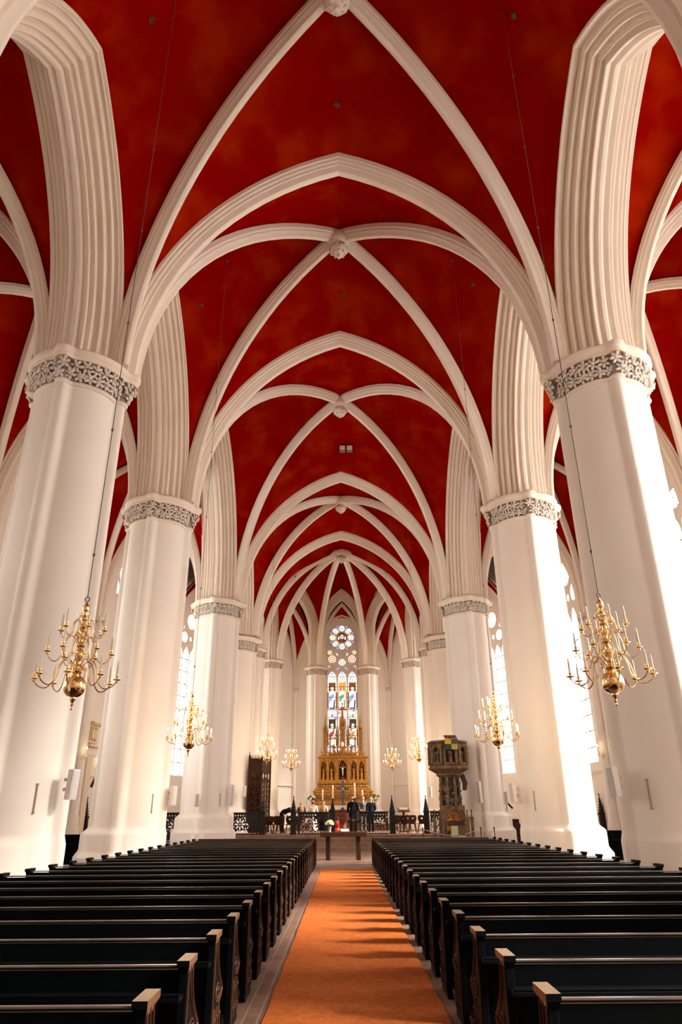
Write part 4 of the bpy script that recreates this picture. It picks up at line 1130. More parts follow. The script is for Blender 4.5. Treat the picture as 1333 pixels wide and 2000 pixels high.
# cornice, cresting
m = MB(); m.rings([[(-w_, -d_, z), (w_, -d_, z), (w_, .5, z), (-w_, .5, z)] for w_, d_, z in [(1.66, .36, 5.08), (1.76, .46, 5.14), (1.76, .46, 5.20), (1.55, .30, 5.26), (1.50, .26, 5.30)]]); co_ = m.build('cornice', GOLD, RT)
m = MB(); holes = [gothic(-1.42 + 2.84 * (i + .5) / 18, .04, .09, .14, .07, 4) for i in range(18)]
m.pierced([(-1.5, 0), (1.5, 0), (1.5, .26), (-1.5, .26)], holes, .06); m.v = [(x, -.30 + z, 5.22 + y) for x, y, z in m.v]
for i in range(19): m.ball((-1.48 + 2.96 * i / 18, -.27, 5.52), .04, 6, 5, (1, .7, 1.4))
m.build('cresting', GOLD, co_)
# pinnacled superstructure, open between
def pinnacle(mb, x, y, z, w_, hs, hp, crock=4):
    mb.box(x - w_, x + w_, y - w_, y + w_, z, z + hs * .12)
    for sx_ in (-1, 1):
        for sy_ in (-1, 1): mb.box(x + sx_ * w_ * .8 - w_ * .2, x + sx_ * w_ * .8 + w_ * .2, y + sy_ * w_ * .8 - w_ * .2, y + sy_ * w_ * .8 + w_ * .2, z + hs * .12, z + hs * .82)
    mb.box(x - w_ * .55, x + w_ * .55, y - w_ * .55, y + w_ * .55, z, z + hs)
    mb.box(x - w_ * 1.15, x + w_ * 1.15, y - w_ * 1.15, y + w_ * 1.15, z + hs * .82, z + hs * .9)
    for sx_ in (-1, 1):
        for sy_ in (-1, 1): mb.lathe([(w_ * .3, z + hs * .9), (w_ * .3, z + hs), (.004, z + hs + hp * .35)], 6, Tm((x + sx_ * w_ * .85, y + sy_ * w_ * .85, 0)))
    mb.lathe([(w_ * .95, z + hs * .9), (w_ * .8, z + hs), (w_ * .1, z + hs + hp * .9), (w_ * .35, z + hs + hp * .93), (w_ * .1, z + hs + hp)], 8, Tm((x, y, 0)))
    for k in range(crock):
        for j in range(4):
            q = (k + .5) / crock; r = lerp(.85, .15, q) * w_; b = PI / 4 + PI / 2 * j
            mb.ball((x + r * cos(b), y + r * sin(b), z + hs + hp * .85 * q), w_ * .2, 6, 4)
for x in (-1.22, 1.24):
    m = MB(); pinnacle(m, x, .05, 5.30, .14, 1.75, .95); m.build('side_pinnacle', GOLD, RT)
m = MB(); pinnacle(m, -.01, .0, 5.30, .20, 2.1, 1.45, 6)
ct = m.build('central_spire', GOLD, RT)
m = MB(); m.box(-.33, .31, -.15, .3, 5.30, 5.58); m.build('spire_base', GOLD, ct)
m = MB(); m.ball((-.01, -.20, 6.02), .10, 8, 6, (1, .8, 1.8)); m.build('light_statue', IVORY, ct, 60)
for s_, xa in ((-1, -.62), (1, .61)):
    m = MB()
    m.box(xa - .32, xa + .32, -.1, .2, 5.30, 5.42)
    for q in (-.26, .26): pinnacle(m, xa + q, .0, 5.35, .045, 1.0, .45, 3)
    m.tube([(xa + px, -.02, pz) for px, pz in gothic(0, 5.4, .50, 6.15, .38, 6)], .028, 5)
    m.tube([(xa - .30, -.02, 6.25), (xa, -.02, 6.95), (xa + .30, -.02, 6.25)], .03, 5)
    m.lathe([(.05, 6.9), (.02, 7.3), (.05, 7.33), (.0, 7.42)], 6, Tm((xa, -.02, 0)))
    for k in range(4):
        for q in (-1, 1): m.ball((xa + q * lerp(.27, .04, k / 4), -.02, lerp(6.3, 6.85, k / 4)), .04, 6, 4)
    m.box(xa - .34, xa + .34, -.04, .0, 6.95 - .55, 6.95 - .51)
    g = m.build('openwork_gable', GOLD, RT)
    statue(xa, .0, 5.42, .62, GOLD, g)
m = MB()
for x0, x1 in ((-1.1, -.2), (.2, 1.12)):
    m.tube([(x0, .02, 6.62), (x1, .02, 6.62)], .022, 5); m.tube([(lerp(x0, x1, i / 8), .02, 7.05 + .22 * abs(2 * i / 8 - 1)) for i in range(9)], .02, 5)
m.build('gilt_rods', GOLD, RT, 40)

# carved oak screen (sedilia) on the left -------------------------------------------
t = thing('carved_screen', 'tall dark carved oak screen with pierced tracery left in the choir', 'screen', (-5.50, 43.0, FZ))
rs = random.Random(21)
def carved(w_, h, cols, seed, k=1.0):
    m = MB(); holes = []
    r = random.Random(seed)
    cw = w_ / cols
    for i in range(cols):
        c = cw * (i + .5)
        z = .35
        while z < h - 1.15:
            holes.append(ell(c - cw * .22, z, (.035 + r.uniform(0, .02)) * k, .075 * k, r.uniform(-.4, .4), 8)); holes.append(ell(c + cw * .22, z + .03, (.03 + r.uniform(0, .02)) * k, .07 * k, r.uniform(-.4, .4), 8))
            holes.append(circ(c, z + .12, .035 + r.uniform(0, .015), 7)); z += .27
        holes.append(gothic(c, h - 1.0, cw * .55 * k, h - .82, .22 * k, 5)) if i != cols // 2 or cols < 2 else holes.append(circ(c, h - .85, cw * .22, 12))
    m.pierced([(0, 0), (w_, 0), (w_, h), (0, h)], holes, .09)
    return m
m = carved(.72, 4.0, 2, 5); m.v = [(x, z - .0, y) for x, y, z in m.v]; m.build('front_panel', WOODC, t)
m = carved(1.1, 3.9, 3, 6, .6); m.v = [(.72 + x * .34, .05 + x * .94 - z * .94 + .0, y) for x, y, z in m.v]; m.build('side_panel', WOODC, t)
m = MB(); m.box(.03, .69, .16, .20, .02, 3.9); m.build('back_boards', mat('screen_back', (.10, .045, .02), .6), t)
for x, y, h in ((-.04, .02, 4.05), (.70, .02, 4.0), (1.10, 1.1, 3.9)):
    m = MB(); m.box(x - .05, x + .05, y - .06, y + .06, 0, h); m.lathe([(.05, h), (.06, h + .04), (.01, h + .26), (.03, h + .28), (0, h + .32)], 6, Tm((x, y, 0))); m.build('corner_post', WOODC, t)
m = MB()
for i in range(8): m.lathe([(.025, 4.0), (.03, 4.04), (.008, 4.16), (.02, 4.18), (0, 4.22)], 6, Tm((.04 + .09 * i, .04, 0)))
for i in range(12): m.ball((.03 + .06 * i, -.02, 3.93), .03, 6, 4)
for i in range(10): m.tube([(.36 + .16 * cos(2 * PI * (i + j / 4) / 10) * (1 if j % 2 else .85), -.02, 2.95 + .16 * sin(2 * PI * (i + j / 4) / 10) * (1 if j % 2 else .85)) for j in range(4)], .012, 4)
for x in (.02, .36, .70): m.tube([(x, -.03, .1), (x, -.03, 3.85)], .02, 5)
m.build('crest_carving', WOODC, t, 40)

# stone pulpit ------------------------------------------------------------------------
PU = thing('stone_pulpit', 'carved sandstone pulpit on a sculpted stem before the third right pier', 'pulpit', (5.0, 34.45, 0))
def octa(r, z, rot=PI / 8): return [(r * cos(rot + PI / 4 * i), r * sin(rot + PI / 4 * i), z) for i in range(8)]
m = MB(); m.rings([octa(r, z) for r, z in ((.50, 3.18), (.62, 3.26), (.60, 3.32), (.80, 3.44), (.96, 3.52), (.98, 3.60), (.90, 3.68), (.84, 3.72))]); m.build('corbel', STONE, PU)
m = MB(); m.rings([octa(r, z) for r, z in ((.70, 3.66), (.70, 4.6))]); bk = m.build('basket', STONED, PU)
for k in range(8):
    a_ = PI / 4 * k - PI / 2
    wq = 2 * .84 * sin(PI / 8) * .99
    m = MB(); m.pierced([(-wq / 2, 0), (wq / 2, 0), (wq / 2, .92), (-wq / 2, .92)], [gothic(0, .10, wq * .66, .52, .26, 7)], .07)
    T_ = M.Rotation(a_ + PI / 2, 4, 'Z') @ M.Translation((0, -.80, 3.70)) @ M.Rotation(PI / 2, 4, 'X')
    m.v = [tuple(T_ @ V(p)) for p in m.v]
    pn = m.build('niche_panel', STONE, bk)
    g = MB(); T2 = M.Rotation(a_ + PI / 2, 4, 'Z') @ M.Translation((0, -.865, 3.70))
    g.tube([(px, -.02, pz) for px, pz in gothic(0, .1, wq * .74, .52, .32, 6)], .022, 5, T2)
    for s_ in (-1, 1):
        g.box(s_ * wq * .45 - .035, s_ * wq * .45 + .035, -.05, .03, 0, .78, T2); g.lathe([(.035, .78), (.04, .82), (.004, .94)], 6, T2 @ Tm((s_ * wq * .45, -.01, 0)))
        g.tube([(s_ * wq * .34, -.02, .60), (0, -.03, .90)], .018, 5, T2)
    g.build('crocketed_gable', STONE, pn, 40)
    if k in (7, 0, 1):
        st = statue(0, 0, 0, .60, STONE, pn, 0, 'saint_relief'); st.matrix_world = T2 @ M.Translation((0, .10, .12))
m = MB(); m.rings([octa(r, z) for r, z in ((.84, 4.58), (.92, 4.64), (.99, 4.68), (.99, 4.74), (.88, 4.78))]); m.build('rim', STONE, PU)
# stem: clustered buttresses, cusped arch with seated figure
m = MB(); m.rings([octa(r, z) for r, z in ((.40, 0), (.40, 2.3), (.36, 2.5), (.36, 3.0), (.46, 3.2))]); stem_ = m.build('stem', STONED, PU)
for k in range(8):
    a_ = PI / 4 * k - PI / 2
    m = MB(); T_ = M.Rotation(a_ + PI / 8, 4, 'Z') @ M.Translation((.46, 0, 0))
    m.box(-.06, .06, -.05, .05, 0, 2.2, T_); m.box(-.05, .04, -.04, .04, 2.2, 2.9, T_)
    m.lathe([(.06, 2.2), (.07, 2.24), (.01, 2.5)], 6, T_ @ Tm((.03, 0, 0))); m.lathe([(.05, 2.9), (.06, 2.95), (.05, 3.2)], 6, T_ @ Tm((-.02, 0, 0)))
    for q in range(5): m.ball((.05, 0, 1.3 + .32 * q), .045, 6, 5, (1, 1, 1.4), T_)
    m.build('buttress', STONE, stem_)
m = MB()
for k in range(8):
    a_ = PI / 4 * k - PI / 2; T_ = M.Rotation(a_ + PI / 2, 4, 'Z') @ M.Translation((0, -.46, 0))
    for z0, z1 in ((1.85, .5), (2.45, .38)): m.tube([(px, 0, z0 + pz) for px, pz in gothic(0, 0, .26, .22 * z1 * 2, .16, 5)], .025, 5, T_)
    for q in range(4): m.ball((rs.uniform(-.1, .1), -.01, rs.uniform(1.9, 3.0)), rs.uniform(.04, .07), 7, 5, (1, .8, 1.3), T_)
m.build('stem_carving', STONE, stem_, 40)
# lower porch with the niche
m = MB(); m.pierced([(-.52, 0), (.52, 0), (.52, 1.95), (-.52, 1.95)], [gothic(0, .02, .66, 1.35, .38, 8)], .16); m.v = [(x, -.72 + z, y) for x, y, z in m.v]
po = m.build('porch', STONE, PU)
m = MB(); m.tube([(px, -.74, pz) for px, pz in gothic(0, .02, .74, 1.35, .48, 8)], .04, 6)
m.tube([(-.40, -.74, 1.75), (-.2, -.75, 1.80), (0, -.76, 2.15), (.2, -.75, 1.80), (.40, -.74, 1.75)], .03, 5); m.ball((0, -.76, 2.2), .06, 8, 6)
for s_ in (-1, 1):
    m.box(s_ * .50 - .06, s_ * .50 + .06, -.80, -.68, 0, 1.3); m.lathe([(.06, 1.3), (.07, 1.34), (.015, 1.7), (.035, 1.73), (0, 1.8)], 6, Tm((s_ * .50, -.74, 0)))
    m.tube([(s_ * .31, -.70, 1.40), (s_ * .2, -.70, 1.45), (s_ * .14, -.70, 1.58), (0, -.70, 1.60)], .03, 5)
m.build('ogee_arch', STONE, po, 40)
m = MB(); m.box(-.33, .33, -.60, -.56, .9, 1.70); m.build('orange_backdrop', mat('orange_panel', (.75, .25, .02), .7), po)
m = MB(); m.box(-.30, .30, -.58, -.44, 0, .72); ob = m.build('figure_seat', STONE, po)
statue(0, -.66, .60, .95, STONE, po, 0, 'seated_figure')
m = MB(); m.tube([(-.15, -.72, .95), (-.17, -.86, .92), (-.15, -.84, .55)], .08, 8); m.tube([(.15, -.72, .95), (.17, -.86, .92), (.15, -.84, .55)], .08, 8); m.build('figure_knees', STONE, po, 60)
for x, y in ((-.86, -.5), (-.62, -.62), (.62, -.62), (.84, -.5)):
    m = MB(); m.box(x - .06, x + .06, y - .06, y + .06, 0, 1.45); m.box(x - .08, x + .08, y - .08, y + .08, 1.4, 1.46); m.lathe([(.03, 1.46), (.02, 1.68), (.04, 1.71), (.03, 1.75), (.0, 1.80)], 8, Tm((x, y, 0))); m.build('side_post', STONE, PU)
m = MB(); m.rings([octa(r, z) for r, z in ((1.05, 0), (1.05, .18), (.98, .24))]); m.build('plinth', STONE, PU)
m = MB()
for i in range(4): m.tube([(.52 + .05 * i, .0, 3.3), (.62 + .05 * i, -.2, 2.9), (.60 + .03 * i, -.2, 2.6)], .05, 6)
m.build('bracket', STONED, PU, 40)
PARA = [mat('cloth_' + n_, c_, .85) for n_, c_ in (('mustard', (.62, .34, .03)), ('bottle_green', (.02, .06, .045)), ('olive', (.40, .34, .08)), ('brown', (.10, .06, .035)), ('sage', (.42, .42, .22)), ('slate', (.22, .24, .30)))]
t = thing('parament_cloth', 'square cloth in mustard, green and brown blocks hung over the pulpit rim', 'cloth', (5.0, 34.45, 0))
m = MB()
for i in range(2):
    for j in range(2):
        x0, z0 = -.24 + .30 * i, 4.34 + .24 * j
        m.box(x0, x0 + .30, -1.00, -.985, z0, z0 + .24, None, [[1, 0], [2, 3]][i][j])
m.box(-.24, .36, -1.0, -.84, 4.79, 4.81, None, 3)
m.build('cloth', PARA, t)
t2 = thing('pulpit_bookrest', 'dark book rest on the rim of the pulpit above the cloth', 'book rest', (5.0, 34.45, 0))
m = MB(); m.rings([[(x, -.95, 4.84), (x, -.5, 4.98), (x, -.5, 5.02), (x, -.95, 4.88)] for x in (-.22, .34)]); m.build('board', WOODD, t2, None, .006)
m = MB(); m.box(.0, .1, -.78, -.7, 4.785, 4.90); m.build('foot', WOODD, t2)
t = thing('lectern', 'wooden lectern with sage, slate and mustard cloth before the pulpit', 'lectern', (4.84, 32.3, 0))
m = MB(); m.box(-.3, .3, -.2, .2, 0, .05); m.box(-.05, .05, -.05, .05, .05, 1.1); m.build('stand', WOODD, t, None, .01)
m = MB(); m.rings([[(x, -.22, 1.12), (x, .22, 1.26), (x, .22, 1.34), (x, -.22, 1.20)] for x in (-.38, .38)]); m.build('desktop', WOODD, t, None, .01)
m = MB()
m.box(-.24, .05, -.245, -.23, .78, 1.14, None, 4); m.box(.05, .34, -.245, -.23, .78, 1.14, None, 3); m.box(-.24, .10, -.245, -.23, .46, .78, None, 5); m.box(.10, .36, -.245, -.23, .46, .76, None, 0)
m.build('hanging_cloth', PARA, t)
# rope barrier round the pulpit
ROPE = mat('barrier_rope', (.55, .48, .40), .8)
sp_ = [(3.55, 33.6), (6.10, 33.4), (6.80, 33.9)]
for i, (x, y) in enumerate(sp_):
    t = thing('rope_post', 'short black barrier post %s' % ['left of the pulpit', 'right of the pulpit behind the pews', 'nearest the third right pier'][i], 'post', (x, y, 0), 0, 'barrier posts by the pulpit')
    m = MB(); m.lathe([(.14, 0), (.14, .03), (.03, .06)], 14); m.build('base', IRON, t, 40); m = MB(); m.lathe([(.022, .05), (.022, .98), (.04, 1.0), (.035, 1.04), (0, 1.07)], 10); m.build('pole', IRON, t, 40)
for i in range(2):
    p, q = sp_[i], sp_[i + 1]
    m = MB(); m.tube([(lerp(p[0], q[0], lerp(.05 + .03 * i, .95 - .03 * i, u / 12)), lerp(p[1], q[1], lerp(.05 + .03 * i, .95 - .03 * i, u / 12)) - (.35 * sin(PI * u / 12) if i == 0 else 0), .95 - .22 * sin(PI * u / 12)) for u in range(13)], .016, 6)
    tag(m.build('barrier_rope', ROPE, None, 60), ['pale rope slung in front of the pulpit between two posts', 'pale rope slung between the two posts right of the pulpit'][i], 'rope')
# pulpit stair behind the third right pier
t = thing('pulpit_stair', 'small wooden stair with black handrail between the right piers', 'stairs', (7.95, 36.2, .335))
for i in range(5):
    m = MB(); m.box(-.05, .75, i * .22, i * .22 + .26, i * .2, .2 + i * .2); m.build('tread', WOODD, t, None, .008)
m = MB(); m.prism([(-.02, 0), (-.02, 1.3), (1.1, 2.3), (1.1, 1.0)], -.09, -.05, M(((0, 0, 1, 0), (1, 0, 0, 0), (0, 1, 0, 0), (0, 0, 0, 1)))); m.build('side_board', mat('red_brown_wood', (.17, .06, .035), .5), t)
m = MB(); m.tube([(0, .0, 0), (0, .0, 1.85)], .035, 6); m.tube([(0, -.05, 1.78), (.35, .3, 1.5)], .05, 6); m.build('handrail', IRON, t, 40)

# ---------------------------------------------------------------- wall fittings
def speaker(x, y, z, ang, label, h=.55, w_=.17, tilt=.05):
    t = thing('wall_speaker', label, 'loudspeaker', (x, y, z), ang, 'white loudspeakers on the piers')
    m = MB(); m.box(-.02, .14, -w_ / 2, w_ / 2, -h / 2, h / 2); T_ = M.Rotation(tilt, 4, 'Y'); m.v = [tuple(T_ @ V(p)) for p in m.v]; c = m.build('cabinet', WHITEBOX, t, None, .012)
    g = MB(); g.box(.13, .148, -w_ / 2 + .02, w_ / 2 - .02, -h / 2 + .02, h / 2 - .02, T_); g.build('grille', GRILLE, t, None, .004)
    b = MB(); b.box(-.16, -.01, -.03, .03, .06, .12); b.box(-.16, -.01, -.03, .03, -.12, -.06); b.build('bracket', GRILLE, t)
SPK = [(-PX, 14.8, 2.24, -14, -30, 'white loudspeaker on the nearest left pier below the unlit chandelier'), (PX, 14.8, 2.22, -166.5, -150, 'white loudspeaker on the nearest right pier'), (-PX, 23.15, 2.21, -2.7, -40, 'white loudspeaker on the second left pier'), (PX, 23.15, 2.24, -177, -140, 'white loudspeaker on the inner edge of the second right pier'),
       (-PX, 35.8, 2.26, -98, -60, 'white loudspeaker on the front of the third left pier'), (-PX, 35.8, 2.49, -16, -45, 'tall white loudspeaker on the inner edge of the third left pier'), (PX, 35.8, 2.52, -101, -135, 'tall white loudspeaker on the third right pier beside the pulpit'), (PX, 35.8, 2.28, -40, -100, 'white loudspeaker at the outer side of the third right pier')]
for cx_, cy_, z, a1, a2, lab in SPK:
    a_ = math.radians(a1); r = 1.32
    speaker(cx_ + r * cos(a_), cy_ + r * sin(a_), z, math.radians(a2), lab, .95 if 'tall' in lab else .56)
speaker(-5.72, 42.6, 2.85, math.radians(-60), 'white loudspeaker left of the carved screen', .6)
speaker(-4.62, 49.85, 2.8, math.radians(-60), 'white loudspeaker on the slim choir pier right of the carved screen', .6)
speaker(5.12, 43.0, 2.75, math.radians(-120), 'white loudspeaker left of the pulpit stem', .6)
for cx_, cy_, a1, lab in ((-PX, 14.8, -39.7, 'nearest left'), (-PX, 23.15, -33, 'second left'), (PX, 14.8, -142, 'nearest right'), (PX, 23.15, -146, 'second right'), (-PX, 35.8, -37, 'third left')):
    a_ = math.radians(a1); z = 1.98 if cy_ < 30 else 2.28
    m = MB(); m.box(-.012, .02, -.013, .013, -.26, .26); m.box(-.02, .028, -.02, .02, .24, .27); m.box(-.02, .028, -.02, .02, -.27, -.24)
    o = m.build('hymn_board_strip', RUST, None, None, .004); o.location = (cx_ + 1.006 * cos(a_), cy_ + 1.006 * sin(a_), z); o.rotation_euler = (0, 0, a_)
    tag(o, 'narrow rusty vertical metal strip on the %s pier' % lab, 'strip', 'metal strips on the piers')
def sconce(x, y, z, ang, label, n=1):
    t = thing('wall_sconce', label, 'wall lamp', (x, y, z), ang, 'brass candle sconces')
    m = MB(); m.lathe([(0, -.02), (.07, -.015), (.06, .01), (.02, .025), (0, .03)], 14, M.Rotation(PI / 2, 4, 'Y')); m.build('back_plate', BRASS, t, 40)
    for i in range(n):
        T_ = M.Rotation((i - (n - 1) / 2) * .9, 4, 'Z')
        a_ = MB(); a_.tube([(.02, 0, 0), (.10, 0, -.08), (.2, 0, -.08), (.26, 0, .02)], .012, 6, T_); ar = a_.build('arm', BRASS, t, 50)
        m = MB(); m.lathe([(.01, 0), (.09, .03), (.09, .04), (.03, .04), (.03, .10), (.02, .10)], 12, T_ @ Tm((.26, 0, .0))); m.build('drip_pan', BRASS, ar, 40)
        m = MB(); m.lathe([(.024, .09), (.024, .36), (.008, .37)], 10, T_ @ Tm((.26, 0, .0))); m.build('candle', IVORY, ar, 40)
        m = MB(); m.lathe([(.006, .36), (.022, .39), (.022, .42), (.004, .49)], 8, T_ @ Tm((.26, 0, .0))); m.build('bulb', SCONCE_BULB, ar, 60)
sconce(-WX + .03, 38.6, 3.85, -.5, 'single lit candle sconce on the left aisle wall above the dark beam')
sconce(-WX + .30, 35.5, 4.25, -.6, 'single lit candle sconce beside the painted epitaph')
sconce(WX - .30, 35.6, 4.2, PI + .5, 'single lit candle sconce on the right aisle wall shaft')
sconce(-9.0, 50.2, 2.7, -.9, 'lit pair of candle sconces on the wall between the second and third left piers', 2)
sconce(9.05, 50.1, 2.7, PI + .9, 'lit pair of candle sconces on the wall between the right piers', 2)
t = thing('slanting_beam', 'dark slanting wooden beam on the left aisle wall below a sconce', 'beam', (-WX, 38.6, 3.5))
m = MB(); m.tube([(.05, -.55, -.5), (.08, .35, .35)], .07, 6); m.build('beam', WOODD, t, 40)
t = thing('epitaph', 'cream and tan wall monument with cornice and relief panel in the left aisle', 'monument', (-WX + .005, 36.75, 0))
EPC = mat('epitaph_cream', (.72, .60, .44), .7); EPT = mat('epitaph_tan', (.50, .30, .14), .7)
m = MB(); m.box(0, .18, -.45, .85, 5.05, 5.95); m.build('upper_block', EPC, t)
m = MB(); m.box(0, .42, -.56, 1.05, 5.98, 6.06); m.box(0, .32, -.5, .98, 5.92, 5.98); m.box(0, .36, -.52, .9, 4.86, 4.96); m.box(0, .24, -.5, .8, 4.42, 4.50); m.build('cornice', EPC, t)
m = MB(); m.box(.18, .21, -.38, .65, 5.15, 5.85); p_ = m.build('relief_panel', EPT, t)
m = MB()
m.box(.2, .24, -.1, .2, 5.28, 5.7); m.build('relief_figure', EPC, p_, None, .02)
m = MB(); m.box(.2, .24, .28, .56, 5.28, 5.7); m.build('relief_figure', EPC, p_, None, .02)
m = MB(); m.box(0, .3, -.5, .2, .5, 4.42); m.build('pilaster', EPC, t)

# ceiling fittings
def vault_hit(x, y): return vault_top(x, y, 8.0)
bpy.context.view_layer.update()
fx, fy = .30, 33.3
fz = vault_hit(fx, fy)
for i, dx in enumerate((-.20, .20)):
    t = thing('floodlight', 'square white floodlight under the red vault, %s of the pair' % ('left' if i == 0 else 'right'), 'floodlight', (fx + dx, fy, fz), 0, 'pair of floodlights on the vault')
    m = MB(); m.box(-.15, .15, -.1, .2, -.42, -.12); m.build('housing', mat('floodlight_grey%d' % i, (.10, .09, .08), .4), t, None, .01)
    m = MB(); m.box(-.14, .14, -.125, -.10, -.40, -.14); m.build('lens', mat('floodlight_glass%d' % i, (.75, .70, .62), .3), t)
    m = MB(); m.box(-.03, .03, 0, .1, -.14, .04); m.build('mount', IRON, t)
for i, (x, y, lab) in enumerate([(-.04, 13.4, 'small dark rosette hole at the top of the nearest vault'), (-4.8, 16.8, 'small dark rosette hole on the nearest vault, left side'), (4.6, 16.7, 'small dark rosette hole on the nearest vault, right side'), (-5.1, 19.9, 'small rosette hole on the left of the second vault beside the cable'), (.15, 21.5, 'small rosette hole in the middle of the second vault'), (-5.1, 27.3, 'small rosette hole low on the left of the third vault'), (-4.6, 10.5, 'small rosette hole at the upper left edge of the picture'), (4.4, 10.55, 'small rosette hole at the upper right edge of the picture'), (4.9, 19.4, 'dark hole beside the right-hand cable of the second vault')]):
    z = vault_hit(x, y)
    t = thing('vault_vent', lab, 'vent', (x, y, z + .02), 0, 'rosette vents in the vault')
    m = MB(); m.lathe([(.06, -.04), (.08, -.055), (.095, -.035), (.09, .05), (.055, .05)], 12); m.build('ring', mat('vent_ring%d' % i, (.10, .035, .018), .8), t, 40)
    m = MB(); m.lathe([(0, -.03), (.062, -.03), (.062, .0), (0, .0)], 12); m.build('hole', NICHE, t)
# ---------------------------------------------------------------- people
SKIN = mat('skin', (.62, .36, .25), .55); BLACKS = mat('black_suit', (.004, .004, .005), .8, spec=.08); GREYS = mat('grey_suit', (.10, .085, .075), .8, spec=.1); NAVY = mat('navy_suit', (.005, .008, .017), .8, spec=.08); WSHIRT = mat('white_shirt', (.80, .70, .64), .8); PEACH = mat('pale_peach_top', (.70, .48, .36), .8); DRESS = mat('dark_red_brown_dress', (.10, .03, .02), .8)
HBLOND = mat('hair_blonde', (.34, .17, .065), .55, col2=(.50, .30, .13), scale=30, stretch=(1, 1, .15)); HDARK = mat('hair_dark', (.03, .018, .012), .5); HBROWN = mat('hair_brown', (.14, .06, .03), .5); HGREY = mat('hair_grey', (.25, .20, .17), .5); SHOE = mat('black_shoe', (.01, .01, .01), .3); TROUSG = mat('dark_trousers', (.022, .017, .015), .8, spec=.1); EYE = mat('eye_dark', (.02, .015, .012), .2); MOUTH = mat('lip', (.40, .14, .11), .5)

def body_mesh(arms, fem=False):
    """one skinned figure, 1.78 m tall, facing +y; arms: per side list of elbow and wrist positions"""
    vs, es, rd = [], [], []
    def nd(p, r, par=None):
        vs.append(p); rd.append(r if isinstance(r, tuple) else (r, r))
        if par is not None: es.append((par, len(vs) - 1))
        return len(vs) - 1
    w = .90 if fem else 1.0
    pel = nd((0, 0, .95), (.15 if not fem else .16, .115))
    wa = nd((0, .0, 1.10), (.135 * w, .105), pel); ch = nd((0, .005, 1.27), (.160 * w, .115), wa); uc = nd((0, -.005, 1.405), (.165 * w, .10), ch)
    ne = nd((0, .0, 1.50), (.055, .055), uc); hb = nd((0, .012, 1.565), (.062, .07), ne); hm = nd((0, .015, 1.64), (.076, .092), hb); ht = nd((0, .005, 1.715), (.066, .08), hm); nd((0, .0, 1.75), (.035, .045), ht)
    nd((0, .115, 1.625), (.012, .016), hm)                       # nose
    for s in (-1, 1):
        nd((s * .083, .0, 1.64), (.010, .020), hm)               # ear
        hp = nd((s * .095, .0, .88), .092, pel); kn = nd((s * .105, .012, .50), .060, hp); ca = nd((s * .108, -.01, .33), .056, kn); an = nd((s * .11, -.01, .09), .040, ca); nd((s * .125, .12, .045), (.042, .034), an); nd((s * .11, -.05, .04), .036, an)
        sh = nd((s * .205 * w, -.005, 1.415), .068 * w, uc)
        el, wr = arms[0 if s < 0 else 1]
        eb = nd((s * el[0], el[1], el[2]), .046 * w, sh); wp = nd((s * wr[0], wr[1], wr[2]), .030, eb)
        d = (V((s * wr[0], wr[1], wr[2])) - V((s * el[0], el[1], el[2]))).normalized()
        lat = V((0, 1, 0)) if abs(d.y) < .7 else V((1, 0, 0)) * s
        P0 = V((s * wr[0], wr[1], wr[2]))
        pa = nd(tuple(P0 + d * .055), (.036, .020), wp)
        inn = d.cross(lat).normalized()
        if inn.x * s > 0: inn = -inn
        for q, (o, L) in enumerate(((.030, .072), (.010, .082), (-.010, .076), (-.030, .060))):
            b0 = P0 + d * .085 + lat * o
            f1 = nd(tuple(b0), .009, pa); f2 = nd(tuple(b0 + d * L * .55 + inn * .008), .0085, f1); nd(tuple(b0 + d * L * .95 + inn * .026), .0075, f2)
        t1 = nd(tuple(P0 + d * .03 + lat * .040 + inn * .008), .011, pa); nd(tuple(P0 + d * .075 + lat * .056 + inn * .022), .009, t1)
    me = bpy.data.meshes.new('person_skin'); me.from_pydata(vs, es, [])
    o = bpy.data.objects.new('person_tmp', me); COL.objects.link(o)
    sk = o.modifiers.new('skin', 'SKIN'); sk.use_smooth_shade = True
    for i, v in enumerate(me.skin_vertices[0].data): v.radius = rd[i]; v.use_root = (i == 0)
    ss = o.modifiers.new('sub', 'SUBSURF'); ss.levels = 2; ss.render_levels = 2
    dg = bpy.context.evaluated_depsgraph_get(); dg.update()
    out = bpy.data.meshes.new_from_object(o.evaluated_get(dg))
    bpy.data.objects.remove(o); 
    return out
def shell(me, test, off):
    """faces of the body for which test(p) holds, pushed outwards: clothing that follows the body"""
    me.update(); nr = [v.normal.copy() for v in me.vertices]; co = [v.co.copy() for v in me.vertices]
    keep = [p for p in me.polygons if all(test(co[i]) for i in p.vertices)]
    idx = {}; m = MB()
    for p in keep:
        f = []
        for i in p.vertices:
            if i not in idx:
                idx[i] = len(m.v); k = off(co[i]) if callable(off) else off; m.v.append(tuple(co[i] + nr[i] * k))
            f.append(idx[i])
        m.f.append(tuple(f)); m.m.append(0)
    return m
DOWN = ((.255, -.01, 1.14), (.265, .06, .90)); CLASP = ((.27, .0, 1.15), (.11, .19, 1.02)); HOLD = ((.26, .03, 1.14), (.20, .24, 1.06))
